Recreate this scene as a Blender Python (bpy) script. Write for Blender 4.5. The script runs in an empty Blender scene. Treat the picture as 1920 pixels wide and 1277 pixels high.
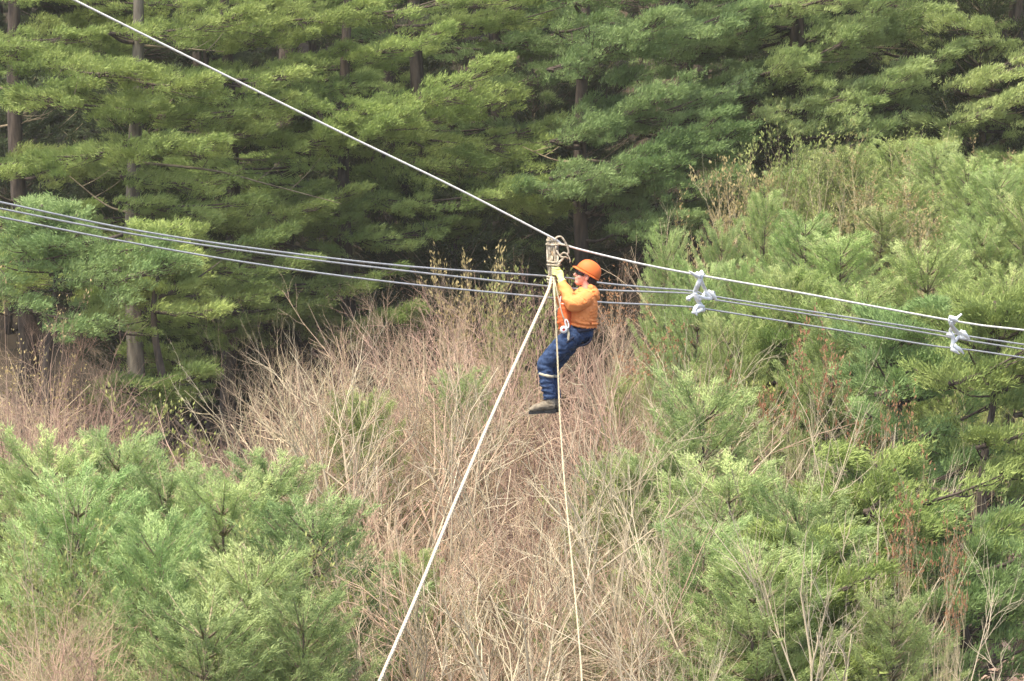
import bpy, bmesh, math, random
import numpy as np
from mathutils import Vector, Matrix, noise as mnoise

rng = np.random.default_rng(7)
random.seed(7)
scene = bpy.context.scene
COL = scene.collection
rad = math.radians

# ------------------------------------------------------------------ camera
CAMZ = 10.0
PITCH = rad(-6.0)
cam_d = bpy.data.cameras.new('camera')
cam_d.lens = 85.0
cam_d.sensor_width = 36.0
cam_d.clip_start = 0.1
cam_d.clip_end = 2000
cam = bpy.data.objects.new('camera', cam_d)
COL.objects.link(cam)
cam.location = (0, 0, CAMZ)
cam.rotation_euler = (math.pi / 2 + PITCH, 0, 0)
scene.camera = cam
K = 1920 * 85.0 / 36.0
FW = np.array([0, math.cos(PITCH), math.sin(PITCH)])
UP = np.array([0, -math.sin(PITCH), math.cos(PITCH)])
RT = np.array([1.0, 0, 0])
CP = np.array([0, 0, CAMZ])


def P(px, py, d):
    return CP + d * (FW + (px - 960) / K * RT + (638.5 - py) / K * UP)


# ------------------------------------------------------------------ light
SUN_EL, SUN_AZ = 66.0, 222.0     # azimuth clockwise from +Y (behind the camera, to the left)
world = bpy.data.worlds.new('World')
scene.world = world
world.use_nodes = True
wn = world.node_tree.nodes
wl = world.node_tree.links
sky = wn.new('ShaderNodeTexSky')
sky.sky_type = 'NISHITA'
sky.sun_disc = False
sky.sun_elevation = rad(SUN_EL)
sky.sun_rotation = rad(SUN_AZ)
sky.dust_density = 3.0
sky.air_density = 0.8
bg = wn['Background']
bg.inputs['Strength'].default_value = 0.15
wl.new(sky.outputs[0], bg.inputs[0])
sun_d = bpy.data.lights.new('sun', 'SUN')
sun_d.energy = 2.7
sun_d.angle = rad(18)
sun_d.color = (1.0, 0.92, 0.76)
sun = bpy.data.objects.new('sun', sun_d)
COL.objects.link(sun)
sdir = Vector((math.sin(rad(SUN_AZ)) * math.cos(rad(SUN_EL)), math.cos(rad(SUN_AZ)) * math.cos(rad(SUN_EL)), math.sin(rad(SUN_EL))))
sun.rotation_euler = sdir.to_track_quat('Z', 'Y').to_euler()
sun.location = (0, -20, 60)
scene.view_settings.view_transform = 'Standard'
scene.view_settings.look = 'None'
scene.view_settings.exposure = 1.42
scene.view_settings.gamma = 1.0


# ------------------------------------------------------------------ materials
def new_mat(name):
    m = bpy.data.materials.new(name)
    m.use_nodes = True
    return m, m.node_tree.nodes, m.node_tree.links, m.node_tree.nodes['Principled BSDF']


def mat_noise(name, c1, c2, scale=4.0, rough=0.85, bump=0.0, bscale=40.0, rnd=0.0, detail=4.0,
              transl=0.0, metal=0.0, spec=0.3, coord='Object', lo=0.35, hi=0.65, stretch=None):
    m, n, l, b = new_mat(name)
    tc = n.new('ShaderNodeTexCoord')
    src = tc.outputs[coord]
    if stretch:
        mp = n.new('ShaderNodeMapping')
        mp.inputs['Scale'].default_value = stretch
        l.new(src, mp.inputs[0])
        src = mp.outputs[0]
    nz = n.new('ShaderNodeTexNoise')
    nz.inputs['Scale'].default_value = scale
    nz.inputs['Detail'].default_value = detail
    l.new(src, nz.inputs['Vector'])
    rp = n.new('ShaderNodeValToRGB')
    rp.color_ramp.elements[0].position = lo
    rp.color_ramp.elements[1].position = hi
    rp.color_ramp.elements[0].color = (*c1, 1)
    rp.color_ramp.elements[1].color = (*c2, 1)
    l.new(nz.outputs[0], rp.inputs[0])
    col = rp.outputs[0]
    if rnd:
        oi = n.new('ShaderNodeObjectInfo')
        hs = n.new('ShaderNodeHueSaturation')
        mr = n.new('ShaderNodeMapRange')
        mr.inputs['To Min'].default_value = 1 - rnd
        mr.inputs['To Max'].default_value = 1 + rnd
        l.new(oi.outputs['Random'], mr.inputs[0])
        l.new(mr.outputs[0], hs.inputs['Value'])
        mu = n.new('ShaderNodeMath')
        mu.operation = 'MULTIPLY'
        mu.inputs[1].default_value = 7.31
        fr = n.new('ShaderNodeMath')
        fr.operation = 'FRACT'
        mh = n.new('ShaderNodeMapRange')
        mh.inputs['To Min'].default_value = 0.5 - rnd * 0.06
        mh.inputs['To Max'].default_value = 0.5 + rnd * 0.06
        l.new(oi.outputs['Random'], mu.inputs[0])
        l.new(mu.outputs[0], fr.inputs[0])
        l.new(fr.outputs[0], mh.inputs[0])
        l.new(mh.outputs[0], hs.inputs['Hue'])
        l.new(col, hs.inputs['Color'])
        col = hs.outputs[0]
    l.new(col, b.inputs['Base Color'])
    b.inputs['Roughness'].default_value = rough
    b.inputs['Metallic'].default_value = metal
    b.inputs['Specular IOR Level'].default_value = spec
    if bump:
        bz = n.new('ShaderNodeTexNoise')
        bz.inputs['Scale'].default_value = bscale
        bz.inputs['Detail'].default_value = 5
        l.new(src, bz.inputs['Vector'])
        bp = n.new('ShaderNodeBump')
        bp.inputs['Strength'].default_value = bump
        bp.inputs['Distance'].default_value = 0.02
        l.new(bz.outputs[0], bp.inputs['Height'])
        l.new(bp.outputs[0], b.inputs['Normal'])
    if transl:
        out = n['Material Output']
        tr = n.new('ShaderNodeBsdfTranslucent')
        l.new(col, tr.inputs[0])
        mx = n.new('ShaderNodeMixShader')
        mx.inputs[0].default_value = transl
        l.new(b.outputs[0], mx.inputs[1])
        l.new(tr.outputs[0], mx.inputs[2])
        l.new(mx.outputs[0], out.inputs[0])
    return m


M = {}
M['ground'] = mat_noise('leaf_litter', (0.022, 0.017, 0.011), (0.075, 0.055, 0.034), 1.3, 0.95, 0.9, 9, detail=8)
M['pine'] = mat_noise('pine_needles', (0.20, 0.275, 0.075), (0.39, 0.46, 0.145), 0.5, 0.7, rnd=0.12, transl=0.25, spec=0.2)
M['pine_blue'] = mat_noise('pine_needles_bluish', (0.18, 0.275, 0.09), (0.33, 0.43, 0.165), 0.5, 0.7, rnd=0.12, transl=0.25, spec=0.2)
M['young'] = mat_noise('young_pine_needles', (0.27, 0.36, 0.11), (0.42, 0.49, 0.20), 1.1, 0.7, rnd=0.24, transl=0.25, spec=0.2)
M['young_soft'] = mat_noise('soft_bluish_needles', (0.25, 0.345, 0.125), (0.41, 0.49, 0.20), 1.1, 0.7, rnd=0.22, transl=0.25, spec=0.2)
M['pine_pale'] = mat_noise('pale_pine_needles', (0.26, 0.33, 0.11), (0.43, 0.49, 0.19), 0.5, 0.7, rnd=0.12, transl=0.25, spec=0.2)
M['pine_shade'] = mat_noise('shade_toned_needles', (0.045, 0.062, 0.026), (0.095, 0.115, 0.05), 0.5, 0.8, rnd=0.15, transl=0.15, spec=0.2)  # dark needle colour standing in for canopy shade on far trees
M['bark'] = mat_noise('pine_bark', (0.04, 0.03, 0.024), (0.12, 0.092, 0.07), 3, 0.95, 0.9, 12, detail=8, stretch=(3, 3, 0.6))
M['bark_pale'] = mat_noise('pale_bark', (0.10, 0.083, 0.063), (0.22, 0.19, 0.145), 3, 0.95, 0.7, 12, detail=8, stretch=(3, 3, 0.6))
M['deadwood'] = mat_noise('dead_branch_bark', (0.14, 0.11, 0.07), (0.32, 0.26, 0.16), 3, 0.9)
M['twig'] = mat_noise('brown_twigs', (0.31, 0.205, 0.14), (0.54, 0.385, 0.275), 0.8, 0.85, rnd=0.3)
M['twig_tan'] = mat_noise('tan_twigs', (0.38, 0.30, 0.165), (0.62, 0.51, 0.33), 0.8, 0.85, rnd=0.25)
M['twig_red'] = mat_noise('reddish_twigs', (0.30, 0.13, 0.08), (0.45, 0.22, 0.13), 1.1, 0.85, rnd=0.12)
M['stem'] = mat_noise('cream_stems', (0.46, 0.385, 0.25), (0.64, 0.55, 0.39), 2.0, 0.85, rnd=0.1)
M['bud'] = mat_noise('spring_buds', (0.24, 0.29, 0.08), (0.42, 0.43, 0.15), 2.0, 0.7, rnd=0.15, transl=0.35)
M['bud_tan'] = mat_noise('tan_catkins', (0.33, 0.26, 0.11), (0.48, 0.39, 0.19), 2.0, 0.7, rnd=0.15, transl=0.3)
M['redleaf'] = mat_noise('red_buds', (0.33, 0.16, 0.08), (0.47, 0.25, 0.135), 2.0, 0.7, rnd=0.1, transl=0.3)


# ------------------------------------------------------------------ mesh helpers
def build_mesh(name, V, quads=None, tris=None, smooth=False):
    me = bpy.data.meshes.new(name)
    V = np.ascontiguousarray(V, dtype=np.float32)
    lo, st, n0 = [], [], 0
    if quads is not None and len(quads):
        q = np.asarray(quads, dtype=np.int32)
        lo.append(q.ravel())
        st.append(np.arange(len(q), dtype=np.int32) * 4)
        n0 = len(q) * 4
    if tris is not None and len(tris):
        t = np.asarray(tris, dtype=np.int32)
        lo.append(t.ravel())
        st.append(n0 + np.arange(len(t), dtype=np.int32) * 3)
    lo = np.concatenate(lo)
    st = np.concatenate(st)
    me.vertices.add(len(V))
    me.vertices.foreach_set('co', V.ravel())
    me.loops.add(len(lo))
    me.loops.foreach_set('vertex_index', lo)
    me.polygons.add(len(st))
    me.polygons.foreach_set('loop_start', st)
    if smooth:
        me.polygons.foreach_set('use_smooth', np.ones(len(st), dtype=bool))
    me.update(calc_edges=True)
    return me


def link(name, me, mat=None, parent=None, loc=(0, 0, 0)):
    o = bpy.data.objects.new(name, me)
    if mat is not None and len(me.materials) == 0:
        me.materials.append(mat)
    COL.objects.link(o)
    o.location = loc
    if parent is not None:
        o.parent = parent
    return o


def tag(o, label=None, cat=None, group=None, kind=None):
    if label:
        o['label'] = label
    if cat:
        o['category'] = cat
    if group:
        o['group'] = group
    if kind:
        o['kind'] = kind
    return o


def empty(name, loc, label, cat, group=None):
    o = bpy.data.objects.new(name, None)
    COL.objects.link(o)
    o.location = tuple(float(v) for v in loc)
    o.empty_display_size = 0.3
    return tag(o, label, cat, group)


def norm(a):
    return a / np.maximum(np.linalg.norm(a, axis=-1, keepdims=True), 1e-9)


def tubes(C, R, s=3, flat=1.0):
    """C (N,K,3) centre lines, R (N,K) radii -> verts, quads"""
    C = np.asarray(C, float)
    R = np.asarray(R, float)
    N, Kp, _ = C.shape
    T = np.gradient(C, axis=1)
    T = norm(T)
    ref = np.zeros_like(T)
    ref[..., 0] = 0.31
    ref[..., 1] = 0.9
    ref[..., 2] = 0.11
    A = norm(np.cross(T, ref))
    B = np.cross(T, A)
    th = np.arange(s) / s * 2 * math.pi
    ca, sa = np.cos(th), np.sin(th) * flat
    V = C[:, :, None, :] + R[:, :, None, None] * (A[:, :, None, :] * ca[None, None, :, None] + B[:, :, None, :] * sa[None, None, :, None])
    idx = np.arange(N * Kp * s).reshape(N, Kp, s)
    a = idx[:, :-1, :]
    b = idx[:, 1:, :]
    q = np.stack([a, np.roll(a, -1, 2), np.roll(b, -1, 2), b], -1).reshape(-1, 4)
    return V.reshape(-1, 3), q


def spline(pts, n=12):
    """Catmull-Rom through pts (list of 3-vectors, or with radius as 4th)"""
    p = np.array(pts, float)
    p = np.vstack([2 * p[0] - p[1], p, 2 * p[-1] - p[-2]])
    out = []
    for i in range(1, len(p) - 2):
        t = np.linspace(0, 1, n, endpoint=False)[:, None]
        a, b, c, d = p[i - 1], p[i], p[i + 1], p[i + 2]
        out.append(0.5 * ((2 * b) + (-a + c) * t + (2 * a - 5 * b + 4 * c - d) * t * t + (-a + 3 * b - 3 * c + d) * t ** 3))
    out.append(p[-2][None])
    return np.vstack(out)


def tube_mesh(name, lines, s=8, flat=1.0, smooth=True):
    """lines: list of (n,4) arrays of xyz+radius; ends closed"""
    Vs, Qs, Ts, o = [], [], [], 0
    for L in lines:
        L = np.asarray(L, float)
        V, q = tubes(L[None, :, :3], L[None, :, 3], s, flat)
        n = len(L)
        V = np.vstack([V, L[0, :3], L[-1, :3]])
        c0, c1 = n * s, n * s + 1
        for k in range(s):
            Ts.append((o + c0, o + (k + 1) % s, o + k))
            Ts.append((o + c1, o + (n - 1) * s + k, o + (n - 1) * s + (k + 1) % s))
        Vs.append(V)
        Qs.append(q + o)
        o += len(V)
    return build_mesh(name, np.vstack(Vs), np.vstack(Qs), Ts, smooth)


def randu(n, k=3):
    v = rng.normal(size=(n, k))
    return norm(v)


def needles(pos, axis, n, length, width, spread=0.9, jit=0.05):
    """tufts of needles: pos (M,3), axis (M,3)"""
    Mn = len(pos)
    p = np.repeat(pos, n, 0) + rng.normal(scale=jit, size=(Mn * n, 3))
    a = np.repeat(axis, n, 0)
    d = norm(a + spread * randu(Mn * n) * rng.uniform(0.3, 1.0, (Mn * n, 1)))
    L = length * rng.uniform(0.65, 1.15, (Mn * n, 1))
    side = norm(np.cross(d, randu(Mn * n))) * width * 0.5
    V = np.stack([p - side, p + side, p + d * L], 1).reshape(-1, 3)
    F = np.arange(len(V)).reshape(-1, 3)
    return V, F


# ------------------------------------------------------------------ terrain
def sst(t):
    t = np.clip(t, 0, 1)
    return t * t * (3 - 2 * t)


def ground_z(x, y):
    x = np.asarray(x, float)
    y = np.asarray(y, float)
    z = 0.9 - 2.5 * sst((26 - y) / 30)
    z = z + 5.0 * sst((x + 0.5) / 9.0) * sst((y - 34) / 16.0)
    z = z + np.maximum(0, y - 60) * 0.30
    z = z + 0.25 * np.sin(x * 0.7 + 1) * np.sin(y * 0.5) + 0.12 * np.sin(x * 1.9 + y * 1.3)
    return z


gx = np.concatenate([np.linspace(-180, -32, 12), np.linspace(-30, 30, 121), np.linspace(32, 180, 12)])
gy = np.concatenate([np.linspace(-60, 8, 8), np.linspace(10, 110, 201), np.linspace(114, 380, 24)])
GX, GY = np.meshgrid(gx, gy)
GZ = ground_z(GX, np.minimum(GY, 170)) + rng.normal(scale=0.04, size=GX.shape)
V = np.stack([GX, GY, GZ], -1).reshape(-1, 3)
ii = np.arange(len(V)).reshape(GX.shape)
Q = np.stack([ii[:-1, :-1], ii[:-1, 1:], ii[1:, 1:], ii[1:, :-1]], -1).reshape(-1, 4)
tag(link('ground', build_mesh('ground', V, Q, smooth=True), M['ground']), kind='structure')


def gpt(px, d, dz=-0.05):
    p = P(px, 638.5, d)
    return np.array([p[0], p[1], float(ground_z(p[0], p[1])) + dz])


# ------------------------------------------------------------------ mature pines with explicit boughs
def bough_geo(a, b, thick, width, dens=1.0, nl=0.105, nw=0.019, nn=10):
    """wood line and needle tufts of one bough from a to b (numpy points)"""
    a = np.array(a, float)
    b = np.array(b, float)
    ax = b - a
    L = np.linalg.norm(ax)
    d = ax / L
    side = norm(np.cross(d, [0, 0, 1]))
    sag = np.array([0, 0, -0.05 * L])
    line = []
    for t in np.linspace(0, 1, 7):
        q = a + ax * t + sag * 4 * t * (1 - t)
        line.append((*q, 0.035 * (1 - t) + 0.008))
    width = min(width, 0.34 * L)
    sag = np.array([0, 0, -0.07 * L])
    nlobe = max(8, int(L * width * 12 * dens))
    t = rng.uniform(0.0, 1.0, nlobe)
    taper = np.sin(np.clip(t * 0.80 + 0.2, 0, 1) * math.pi) ** 0.7
    u = rng.uniform(-1, 1, nlobe) * width * taper
    C = a + ax * t[:, None] + sag * (4 * t * (1 - t))[:, None] + side * u[:, None]
    C = C + d * (np.abs(u) * 0.7)[:, None]
    C[:, 2] += rng.uniform(-0.40, 0.40, nlobe) * thick * taper - 0.12 * np.abs(u)
    # lateral sprays: lumpiness along the bough
    C[:, 2] += thick * 0.22 * np.sin(t * L * 3.4 + rng.uniform(0, 6)) * taper
    lr = rng.uniform(0.12, 0.27, nlobe) * (0.75 + 0.45 * thick)
    nt = 18
    c = np.repeat(C, nt, 0)
    r = np.repeat(lr, nt)
    o = randu(len(c))
    o[:, 2] = np.where(o[:, 2] < -0.2, -o[:, 2], o[:, 2])
    pos = c + (o * np.array([1, 1, 0.55]) + d * (o @ d)[:, None] * 0.7) * (r * rng.uniform(0.4, 1.0, len(c)))[:, None]
    axs = norm(o * 0.55 + d * 0.75 + np.array([0, 0, 0.42]))
    Vn, Fn = needles(pos, axs, nn, nl, nw, 0.8, 0.04)
    # side twigs to the lobes
    nb = C + 0
    tb = np.clip(t - 0.12, 0, 1)
    na = a + ax * tb[:, None] + sag * (4 * tb * (1 - tb))[:, None]
    mid = (na + nb) / 2 + np.array([0, 0, -0.04])
    tw = np.stack([na, mid, nb], 1)
    tr = np.tile([0.016, 0.010, 0.005], (nlobe, 1))
    return np.array(line), Vn, tw, tr


def pine(px, d, rad0, height, boughs, label, mat='pine', bark='bark', seed_extra=18, lean=0.0,
         shade_from=-0.5, dead=(), group=None, name='pine_tree', topr=3.2, fill=None, layers=0, lay_y=(0, 500)):
    base = gpt(px, d)
    if height < 10:
        for bo in boughs:
            height = max(height, P(bo[0], bo[1], d)[2] - base[2] + 0.6)
    top = base + np.array([lean, 0, height])
    root = empty(name, base, label, 'tree', group)
    n = 16
    tr = []
    for i in range(n):
        t = i / (n - 1)
        q = base * (1 - t) + top * t
        q = q + np.array([0.12 * math.sin(i * 0.6 + px), 0.08 * math.cos(i * 0.5 + px), 0])
        tr.append((*(q - base), rad0 * (1.25 if i == 0 else 1) * (1 - t) ** 0.8 + 0.02))
    link('trunk', tube_mesh('trunk', [np.array(tr)], 12), M[bark], root)

    def trunk_at(z):
        t = min(max((z - base[2]) / height, 0.02), 0.98)
        return base * (1 - t) + top * t

    wood, Vs, TW, TR = [], [], [], []

    def add(a, b, thick, width, dens=1.0):
        w, Vn, tw, twr = bough_geo(a, b, thick, width, dens)
        wood.append(w - np.array([*base, 0]))
        Vs.append(Vn - base)
        TW.append(tw - base)
        TR.append(twr)

    for bo in boughs:
        x0, y0, x1, y1, th = bo[:5]
        dd = bo[5] if len(bo) > 5 else -1.6
        if rad0 > .15:
            dd = dd - 1.6
        a = P(x0, y0, d + dd * 0.45)
        b = P(x1, y1, d + dd + rng.uniform(-0.5, 0.3))
        m = d / K
        add(a, b, th * m * 0.9, max(0.6, th * m * 1.2), 1.35)
        t0 = trunk_at(a[2] - 0.25)
        cr = min(0.055, rad0 * 0.22)
        L = spline([(*t0, cr), (*((t0 + a) / 2 + np.array([0, 0, -0.08])), cr * .8), (*a, cr * .65)], 5)
        wood.append(L - np.array([*base, 0]))
    # further long flat boughs in front of the trunk
    for i in range(layers):
        yy = rng.uniform(*lay_y)
        if px > 1000:
            dx, dy = rng.uniform(170, 300), -rng.uniform(60, 120)
            x0 = px + rng.uniform(-130, 60)
        else:
            sg = 1 if rng.uniform() < .6 else -1
            dx, dy = sg * rng.uniform(180, 330), -rng.uniform(-10, 60)
            x0 = px + rng.uniform(-60, 40)
        fw = 1.2 if px > 1000 else 0
        a = P(x0, yy, d - fw - rng.uniform(0.6, 1.5))
        b = P(x0 + dx, yy + dy, d - fw - rng.uniform(1.0, 3.0))
        m = d / K
        th = rng.uniform(36, 58)
        add(a, b, th * m * 0.8, 0.95, 1.0)
        t0 = trunk_at(a[2] - 0.2)
        wood.append(spline([(*t0, 0.05), (*((t0 + a) / 2 + np.array([0, 0, -0.06])), 0.045), (*a, 0.035)], 5) - np.array([*base, 0]))
    # the rest of the crown: above the picture, and thin boughs between
    ztop = P(px, 0, d)[2]
    zlo = max(base[2] + min(3, 0.25 * height), ztop + shade_from)
    for i in range(seed_extra):
        z = zlo + (base[2] + height - zlo) * (i + rng.uniform(0, 1)) / seed_extra
        f = 1 - (z - base[2]) / height
        Lb = topr * (0.25 + 1.15 * min(1, f * 1.8)) * rng.uniform(0.75, 1.1)
        an = i * 2.4 + rng.uniform(-0.4, 0.4)
        t0 = trunk_at(z)
        dr = np.array([math.cos(an), math.sin(an), 0.12 + 0.25 * (1 - f)])
        add(t0 + dr * 0.35, t0 + dr * Lb, 0.42, 0.85, 0.75)
    if height < 10:
        tp = base + np.array([lean, 0, height])
        for i in range(9):
            an = i * 2.4
            dr = np.array([math.cos(an), math.sin(an), 0.55])
            t0 = tp - np.array([0, 0, 0.15 + 0.16 * i])
            add(t0, t0 + dr * (0.55 + 0.10 * i), 0.35, 0.4, 1.3)
    if fill:
        nf, z0p, z1p = fill
        nf = int(nf * (1.0 if px > 1000 else 0.75))
        for i in range(nf):
            yy = rng.uniform(z0p, z1p)
            z = P(px, yy, d)[2]
            an = i * 2.4 + rng.uniform(-0.5, 0.5)
            t0 = trunk_at(z)
            dr = np.array([math.cos(an), abs(math.sin(an)) * 0.8 + 0.05, rng.uniform(-0.02, 0.2)])
            add(t0 + dr * 0.7, t0 + dr * rng.uniform(2.4, 4.2), rng.uniform(.3, .42), rng.uniform(.7, 1.0), 0.7)
    V = np.vstack(Vs)
    crown = link('crown', build_mesh('crown', V, None, np.arange(len(V)).reshape(-1, 3)), M[mat], root)
    tv, tq = tubes(np.concatenate(TW), np.concatenate(TR), 3)
    wm = tube_mesh('branches', wood, 5)
    # twigs join the branches
    v0 = np.empty(len(wm.vertices) * 3, dtype=np.float32)
    wm.vertices.foreach_get('co', v0)
    bm = bmesh.new()
    bm.from_mesh(wm)
    tmp = build_mesh('tmp', tv, tq)
    bm.from_mesh(tmp)
    bm.to_mesh(wm)
    bm.free()
    bpy.data.meshes.remove(tmp)
    link('branches', wm, M['bark'], root)
    for pts in dead:
        L = spline([(*(P(x, y, d - 0.6) - base), 0.036 - 0.028 * k / (len(pts) - 1)) for k, (x, y) in enumerate(pts)], 6)
        lines = [L]
        for j in range(4):
            q = L[int(len(L) * (0.3 + 0.16 * j))]
            dv = np.array([rng.uniform(0.15, 0.5), rng.uniform(-0.3, 0.3), rng.uniform(-0.2, 0.35)])
            lines.append(spline([(*q[:3], 0.012), (*(q[:3] + dv), 0.008), (*(q[:3] + dv * 1.9 + np.array([0, 0, 0.08])), 0.004)], 4))
        link('dead_branch', tube_mesh('dead_branch', lines, 5), M['deadwood'], root)
    return root


TREES = [
    dict(px=-70, d=58, rad0=0.22, height=19, lean=0.3, mat='pine', seed_extra=14, label='pine mostly outside the left edge whose lowest pale bough enters at the edge',
         boughs=[(-60, 95, 125, 95, 75, -1), (-60, 500, 110, 500, 95, -4)]),
    dict(px=45, d=63, rad0=0.24, height=20, bark='bark', label='dark trunked pine standing nearest the left edge of the photo',
         boughs=[(60, 60, 190, 20, 50), (40, 470, 160, 470, 100, -3), (30, 300, 200, 285, 70)], fill=(5, 180, 560),
         dead=[[(0, 165), (60, 175), (120, 150)], [(0, 238), (40, 230), (90, 220)], [(60, 190), (30, 240), (40, 200)]]),
    dict(px=260, d=56, rad0=0.20, height=19, bark='bark_pale', label='pale grey trunked pine crossed by the white cable at upper left',
         boughs=[(110, 125, 260, 125, 70), (240, 150, 400, 145, 62, -2), (250, 270, 60, 290, 62, -2), (240, 262, 410, 262, 60, -2.2),
                 (200, 200, 310, 190, 40, -1), (170, 500, 330, 480, 95, -3.5), (330, 500, 200, 560, 60, -3), (260, 440, 360, 430, 50, -2)],
         fill=(4, 20, 560), dead=[[(262, 305), (400, 320), (500, 345), (640, 382)], [(260, 85), (330, 90), (420, 97)], [(255, 400), (200, 385), (130, 330)]]),
    dict(px=432, d=60, rad0=0.19, height=20, label='slim pine with bare lower limbs right of the pale trunked pine',
         boughs=[(330, 45, 520, 40, 60), (480, 35, 690, 8, 55), (350, 215, 540, 195, 55), (380, 395, 610, 385, 62), (360, 60, 300, 40, 45)],
         fill=(7, 20, 640), dead=[[(430, 296), (480, 300), (560, 297)], [(430, 245), (380, 250), (330, 246)], [(430, 480), (500, 490), (560, 505)], [(430, 660), (390, 590), (330, 560)]]),
    dict(px=538, d=66, rad0=0.34, height=22, label='thick dark trunked pine rising behind the left part of the bare thicket',
         boughs=[(520, 125, 745, 95, 62), (540, 270, 700, 230, 60, -4), (500, 350, 600, 345, 40), (560, 610, 780, 575, 62, -7), (540, 600, 300, 590, 58, -7)],
         fill=(8, 30, 640), dead=[[(540, 380), (600, 370), (650, 395)], [(540, 700), (600, 640), (620, 560)]]),
    dict(px=385, d=61, rad0=0.10, height=13, label='thin dark young pine trunk standing between two thick pines at left',
         boughs=[(380, 710, 200, 725, 80, -6), (380, 690, 260, 640, 60, -5)], fill=(4, 380, 650), seed_extra=6, topr=2),
    dict(px=655, d=60, rad0=0.17, height=20, label='upswept pale green pine whose long bough rises toward the middle top',
         boughs=[(500, 175, 720, 205, 68, -1), (700, 205, 940, 112, 68, -2), (640, 250, 780, 205, 60, -2), (510, 275, 640, 240, 55, -1)],
         fill=(6, 20, 560)),
    dict(px=785, d=63, rad0=0.24, height=21, label='pine with a broad drooping bough just above the bend of the white cable',
         boughs=[(700, 285, 900, 300, 100, -3), (860, 305, 1050, 340, 92, -3), (900, 370, 1040, 375, 60, -3), (840, 215, 955, 165, 52, -2),
                 (700, 440, 880, 418, 66, -2), (790, 60, 960, 30, 50, -1), (780, 350, 690, 320, 45, -2)],
         fill=(7, 20, 560), dead=[[(785, 380), (840, 350), (900, 345)], [(790, 380), (740, 400), (690, 395)]]),
    dict(px=930, d=68, rad0=0.22, height=22, mat='pine_blue', label='bluish pine partly hidden behind the middle of the cable run',
         boughs=[(900, 165, 1085, 108, 60, -3), (940, 90, 1160, 40, 60, -1), (960, 250, 1130, 215, 55, -1), (1000, 440, 880, 460, 60, -3)], fill=(8, 10, 500)),
    dict(px=1095, d=60, rad0=0.20, height=20, mat='pine_blue', label='dense bluish pine directly above the hanging man',
         boughs=[(1060, 120, 1240, 30, 80, -2), (1050, 250, 1290, 145, 76, -2), (1100, 210, 1200, 130, 60, -1), (1090, 350, 1250, 290, 80, -3),
                 (1230, 300, 1385, 240, 70, -2), (1150, 440, 1290, 400, 60, -3), (1200, 390, 1370, 320, 60, -3), (1120, 385, 1270, 335, 70, -2), (1040, 60, 1140, 30, 60, -1)],
         fill=(8, 20, 420), dead=[[(1095, 306), (1040, 300), (980, 275)], [(1100, 300), (1150, 303), (1190, 292)]]),
    dict(px=1290, d=63, rad0=0.22, height=20, mat='pine_blue', label='pine of rising bluish boughs right of the one above the man',
         boughs=[(1230, 120, 1420, 20, 85, -2), (1290, 215, 1500, 110, 85, -2), (1300, 70, 1460, 20, 60, -1), (1190, 95, 1300, 30, 60, -1),
                 (1330, 290, 1480, 200, 60, -1), (1280, 400, 1400, 350, 60, -3)], fill=(9, 0, 420)),
    dict(px=1490, d=61, rad0=0.22, height=19, mat='pine_pale', label='pine with stacked rising boughs behind the yellow budding saplings',
         boughs=[(1440, 130, 1660, 30, 90, -2), (1500, 230, 1720, 130, 85, -2), (1560, 60, 1760, 20, 70, -1), (1540, 245, 1640, 180, 60, -1), (1440, 200, 1540, 150, 60, -1)],
         fill=(9, 0, 420), dead=[[(1560, 105), (1620, 90), (1700, 92)]]),
    dict(px=1705, d=64, rad0=0.24, height=20, mat='pine_pale', label='soft pale pine at upper right with a dark curved bare limb',
         boughs=[(1650, 170, 1860, 90, 90, -1), (1720, 230, 1920, 150, 80, -2), (1760, 60, 1960, 10, 85, -1), (1640, 90, 1800, 40, 70, -1), (1700, 290, 1860, 240, 70, -2)],
         fill=(9, 0, 400), dead=[[(1725, 120), (1800, 100), (1850, 75), (1915, 62)], [(1700, 190), (1790, 170), (1840, 160)]]),
    dict(px=1900, d=60, rad0=0.22, height=20, mat='pine_pale', label='pine cut by the upper right corner of the photo',
         boughs=[(1850, 120, 2020, 60, 90, -1), (1880, 210, 1730, 225, 60, -1), (1900, 280, 2060, 250, 90, -2), (1880, 60, 1780, 30, 60, -1), (1860, 300, 1740, 270, 60, -2)],
         fill=(9, 0, 430), dead=[[(1890, 180), (1830, 195), (1790, 210)]]),
]
for t in TREES:
    big = t['px'] > 1000
    pine(layers=12 if big else 9, lay_y=(-20, 400) if big else (-10, 590), **t)

pine(px=95, d=50, rad0=0.10, height=5.6, seed_extra=6, topr=1.4, mat='pine_blue', shade_from=-1,
     label='rounded pine at the left edge below the cables, in front of the dark trunks',
     boughs=[(-20, 490, 150, 470, 105, -1), (110, 525, 335, 490, 105, -1), (40, 575, 190, 600, 60, -1), (230, 440, 60, 455, 60, -1), (160, 470, 300, 455, 60, -1), (-30, 540, 60, 560, 60, 0)])
pine(px=300, d=51, rad0=0.11, height=6.0, seed_extra=5, topr=1.2, mat='pine', shade_from=-1,
     label='small pine with separate tufts of foliage in the dark gap at left',
     boughs=[(200, 725, 375, 700, 75, -1), (165, 610, 275, 600, 65, -1), (290, 585, 420, 575, 50, -1), (250, 760, 330, 745, 50, -1)])

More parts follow.
